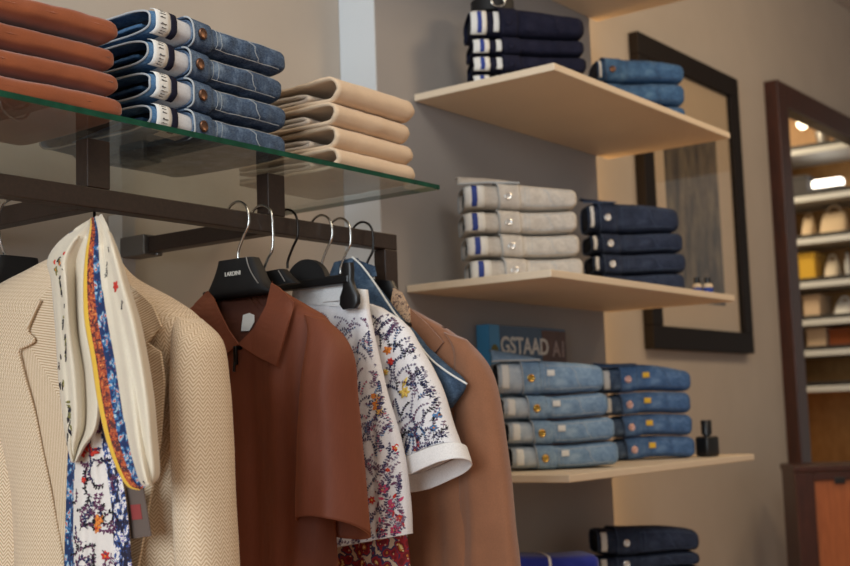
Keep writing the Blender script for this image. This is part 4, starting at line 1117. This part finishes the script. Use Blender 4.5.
# ------------------------------------------------------------------ paisley trousers below the shorts
X6 = 1.532
PT = thing('paisley_skirt', (X6, 1.25, H-.2), 'red and yellow paisley skirt showing under the white shorts hem', 'skirt')
m = MB(); garment(m, X6, [((322, 470), (396, 470), .006), ((322, 520), (404, 520), .009), ((324, 566), (409, 566), .012), ((326, 680), (412, 680), .014)], nz=50, N=90, fold=.0025, seed=17, exp=3, freq=1.4)
m.build('body', 'paisley', PT)
m = MB(); garment(m, X6, [((324, 458), (394, 458), .008), ((322, 474), (397, 474), .0085)], nz=6, N=60, fold=.001, seed=17, exp=3); m.build('waistband', 'paisley', PT)

# ------------------------------------------------------------------ white floral shirt
X7 = 1.568
FS = thing('floral_shirt', (X7, 1.22, H-.1), 'white short sleeved shirt with leafy floral print behind the shorts', 'shirt')
hk = hanger_thing(X7, 'hanger with dark topped silver hook in the white floral shirt'); hook(hk, 1.545, 'steel', zneck=H+.25)
m = MB(); m.tube([(1.545, 1.362, H+.252), (1.56, 1.362, H+.225), (X7, 1.36, H+.195)], .004); arms(m, X7, 1.36, 1.50, 1.20, H+.195, .05, .006); m.build('body', 'black', hk)
m = MB(); garment(m, X7, [((322, 300), (372, 304), .010), ((310, 312), (392, 318), .014), ((304, 340), (404, 345), .017), ((306, 400), (400, 400), .017), ((312, 460), (396, 460), .015), ((318, 510), (396, 508), .014)], nz=60, N=80, fold=.002, seed=23, exp=3, freq=1.2, cap0=False)
fb = bvh_of(m); rng = random.Random(31)
pr = botanical(m, fb, X7, lambda r: (r.uniform(362, 402), r.uniform(325, 480)), 60, rng, .034, ((9, 9), (12, 9), (3, 9)))
m.build('body', FM, FS)
XS = X7-.008
m = MB(); rows = [((366, 303), (384, 309), .008), ((371, 318), (407, 326), .018), ((375, 345), (421, 350), .026), ((381, 385), (439, 384), .032), ((389, 430), (450, 420), .034), ((395, 474), (459, 444), .036)]
garment(m, XS, rows, nz=60, N=90, fold=.0022, seed=25, exp=2.4, hang=.010, freq=1.0, wr=.003)
vb = bvh_of(m); rng = random.Random(33)
def reg(r):
    t = r.random(); py = lerp(318, 462, t); l = lerp(370, 397, t); rr_ = lerp(408, 460, t); return (r.uniform(l, rr_), py)
pr = botanical(m, vb, XS, reg, 125, rng, .034, ((2, 9), (9, 9), (12, 2), (3, 2), (9, 11)))
for (px, py, r, mi) in ((388, 350, .009, 6), (391, 362, .008, 4), (386, 372, .006, 7), (405, 392, .010, 7), (418, 340, .006, 11), (394, 440, .007, 4), (399, 452, .008, 6), (416, 450, .007, 3), (404, 456, .007, 7), (440, 415, .006, 11), (434, 428, .006, 11)):
    q = seen(vb, px, py, XS); pr.flower(q.y, q.z, r, mi, 6, rng=rng)
for (px, py, a, mi) in ((419, 448, 1.9, 4), (421, 452, 1.6, 3), (430, 410, 1.2, 11), (433, 420, 1.3, 11), (428, 400, 1.1, 10), (402, 388, 1.0, 7), (408, 352, 1.3, 7), (406, 360, 1.2, 7), (440, 398, 1.1, 11), (437, 405, 1.0, 3)):
    q = seen(vb, px, py, XS); pr.leaf(q.y, q.z, math.pi-a, .02, .003, mi)
m.build('sleeve', FM, FS, solid=.0015)
m = MB(); garment(m, XS, [((396.5, 470), (463, 441), .0375), ((398.5, 479), (465.5, 449), .0385), ((400.5, 488), (468, 457), .039)], nz=10, N=70, fold=.0012, seed=25, exp=2.4, cap0=False, wr=.001)
cv = m
for v in m.v:                                         # back of the cuff hangs lower than its front
    v.z -= .010*max(-1, min(1, (v.x-XS)/.036)) + .0045
tag(m.build('cuff', 'whitelinen', FS, solid=.002), 'plain white turned up cuff')

# ------------------------------------------------------------------ denim shirt with pale piping
X8 = 1.617
DS = thing('denim_top', (X8, 1.25, H), 'blue denim top with pale piped edge between floral shirt and brown jacket', 'shirt')
hd = hanger_thing(1.592, 'slim hanger with small silver hook in the denim top'); hook(hd, 1.592, 'steel', zneck=H+.245)
m = MB(); m.tube([(1.592, 1.362, H+.247), (1.604, 1.362, H+.225), (X8, 1.36, H+.20)], .004); arms(m, X8, 1.36, 1.46, 1.24, H+.20, .05, .005); m.build('body', 'black', hd)
m = MB(); garment(m, X8, [((336, 263), (357, 258), .010), ((330, 280), (374, 281), .013), ((322, 310), (398, 314), .015), ((318, 345), (426, 345), .015), ((318, 370), (440, 372), .014), ((320, 440), (430, 440), .014)], nz=50, N=70, fold=.002, seed=27, exp=3, cap0=False)
db = bvh_of(m); m.build('body', 'd_shirt', DS)
m = MB(); garment(m, X8-.004, [((405, 335), (424, 344), .012), ((412, 350), (446, 364), .012), ((424, 372), (466, 384), .013), ((434, 400), (452, 408), .012)], nz=24, N=40, fold=.001, seed=28, exp=2.4, cap1=True); m.build('sleeve', 'd_shirt', DS)
m = MB(); m.tube(smooth_path([onx(px, py, X8-.019) for px, py in ((352, 257), (362, 266), (376, 285), (394, 312), (412, 334), (428, 356), (446, 371), (467, 384))], 40), .0016)
tag(m.build('piping', 'paper', DS), 'pale piped edge')
m = MB(); patch(m, db, X8, [(341, 262), (354, 258), (350, 272), (343, 288), (334, 288)], .004, .003); m.build('collar', 'd_shirt', DS)
m = MB(); patch(m, db, X8, [(355, 259), (374, 266), (376, 276), (364, 280), (357, 272)], .004, .003); m.build('collar', 'd_shirt', DS)

# ------------------------------------------------------------------ brown jacket at the end of the rail
X9 = 1.662
BJ = thing('jacket', (X9, 1.2, H-.3), 'plain tan brown jacket at the right end of the rail', 'jacket')
hj = hanger_thing(X9, 'hanger with black hook in the tan brown jacket'); hook(hj, X9-.01, 'black', zneck=H+.24)
m = MB(); garment(m, X9, [((360, 278), (393, 281), .010), ((352, 300), (404, 304), .012)], nz=8, N=30, fold=0, wr=0, exp=4, cap1=True); arms(m, X9, 1.36, 1.52, 1.20, H+.19, .05, .008)
m.build('body', 'black', hj)
m = MB(); garment(m, X9, [((352, 296), (402, 304), .012), ((346, 305), (424, 316), .016), ((340, 325), (455, 335), .020), ((338, 355), (482, 362), .022), ((338, 400), (480, 410), .022), ((340, 480), (478, 480), .022), ((342, 566), (480, 566), .024), ((342, 660), (484, 660), .026)],
              nz=70, N=90, fold=.0035, seed=35, exp=3, freq=.7, cap0=False)
bb = bvh_of(m); m.build('body', 'suede', BJ)
m = MB(); garment(m, X9-.004, [((446, 332), (466, 340), .010), ((456, 348), (485, 364), .022), ((457, 385), (496, 392), .026), ((459, 440), (505, 445), .027), ((461, 500), (512, 503), .027), ((464, 566), (518.5, 566), .027), ((466, 660), (527, 660), .026)],
              nz=50, N=50, fold=.003, seed=36, exp=2.4, freq=.8, wr=.003); m.build('sleeve', 'suede', BJ)
m = MB(); patch(m, bb, X9, [(404, 304), (414, 312), (428, 325), (443, 342), (431, 357), (444, 362), (440, 400), (430, 440), (412, 450), (398, 420), (398, 340)], .007, .003); m.build('lapel', 'suede', BJ)
m = MB(); patch(m, bb, X9, [(393, 288), (401, 292), (409, 308), (410, 322), (405, 324), (397, 316), (390, 306)], .010, .003)
tag(m.build('collar_lining', 'paisleytan', BJ), 'tan leaf patterned collar lining')

# ------------------------------------------------------------------ light
sc = bpy.context.scene
w = bpy.data.worlds.new('shop'); sc.world = w; w.use_nodes = True
w.node_tree.nodes['Background'].inputs['Color'].default_value = (.92, .85, .77, 1)
w.node_tree.nodes['Background'].inputs['Strength'].default_value = .29
def area(name, loc, target, size, energy, col, sy=None):
    l = bpy.data.lights.new(name, 'AREA'); l.energy = energy; l.color = col; l.size = size
    if sy: l.shape = 'RECTANGLE'; l.size_y = sy
    o = bpy.data.objects.new(name, l); C.objects.link(o); o.location = loc
    o.rotation_euler = (V(target)-V(loc)).to_track_quat('-Z', 'Y').to_euler(); return o
area('window_daylight', (-2.6, .2, 2.0), (1.5, 1.3, 1.4), 2.2, 118, (.82, .92, 1), 1.8)
area('ceiling_lamp', (.9, -.1, 3.05), (1.3, 1.2, 1.2), .9, 22, (1, .90, .76))
area('ceiling_lamp', (3.0, .2, 3.05), (2.8, 1.5, 1.2), .5, 14, (1, .74, .46))
area('ceiling_lamp', (4.2, .3, 3.05), (4.2, 1.7, 1.4), .4, 5, (1, .78, .54))
area('panel_edge_lamp', (3.03, 1.70, 1.75), (3.6, 1.55, 1.75), .03, 3.3, (1, .56, .20), 2.2)
area('display_lamp', (5.5, 2.9, 3.0), (6.4, 2.4, 1.3), .5, 22, (1, .80, .54))
sc.view_settings.view_transform = 'Standard'; sc.view_settings.look = 'None'
sc.view_settings.exposure = 0.0; sc.view_settings.gamma = 1.0; sc.view_settings.use_curve_mapping = False
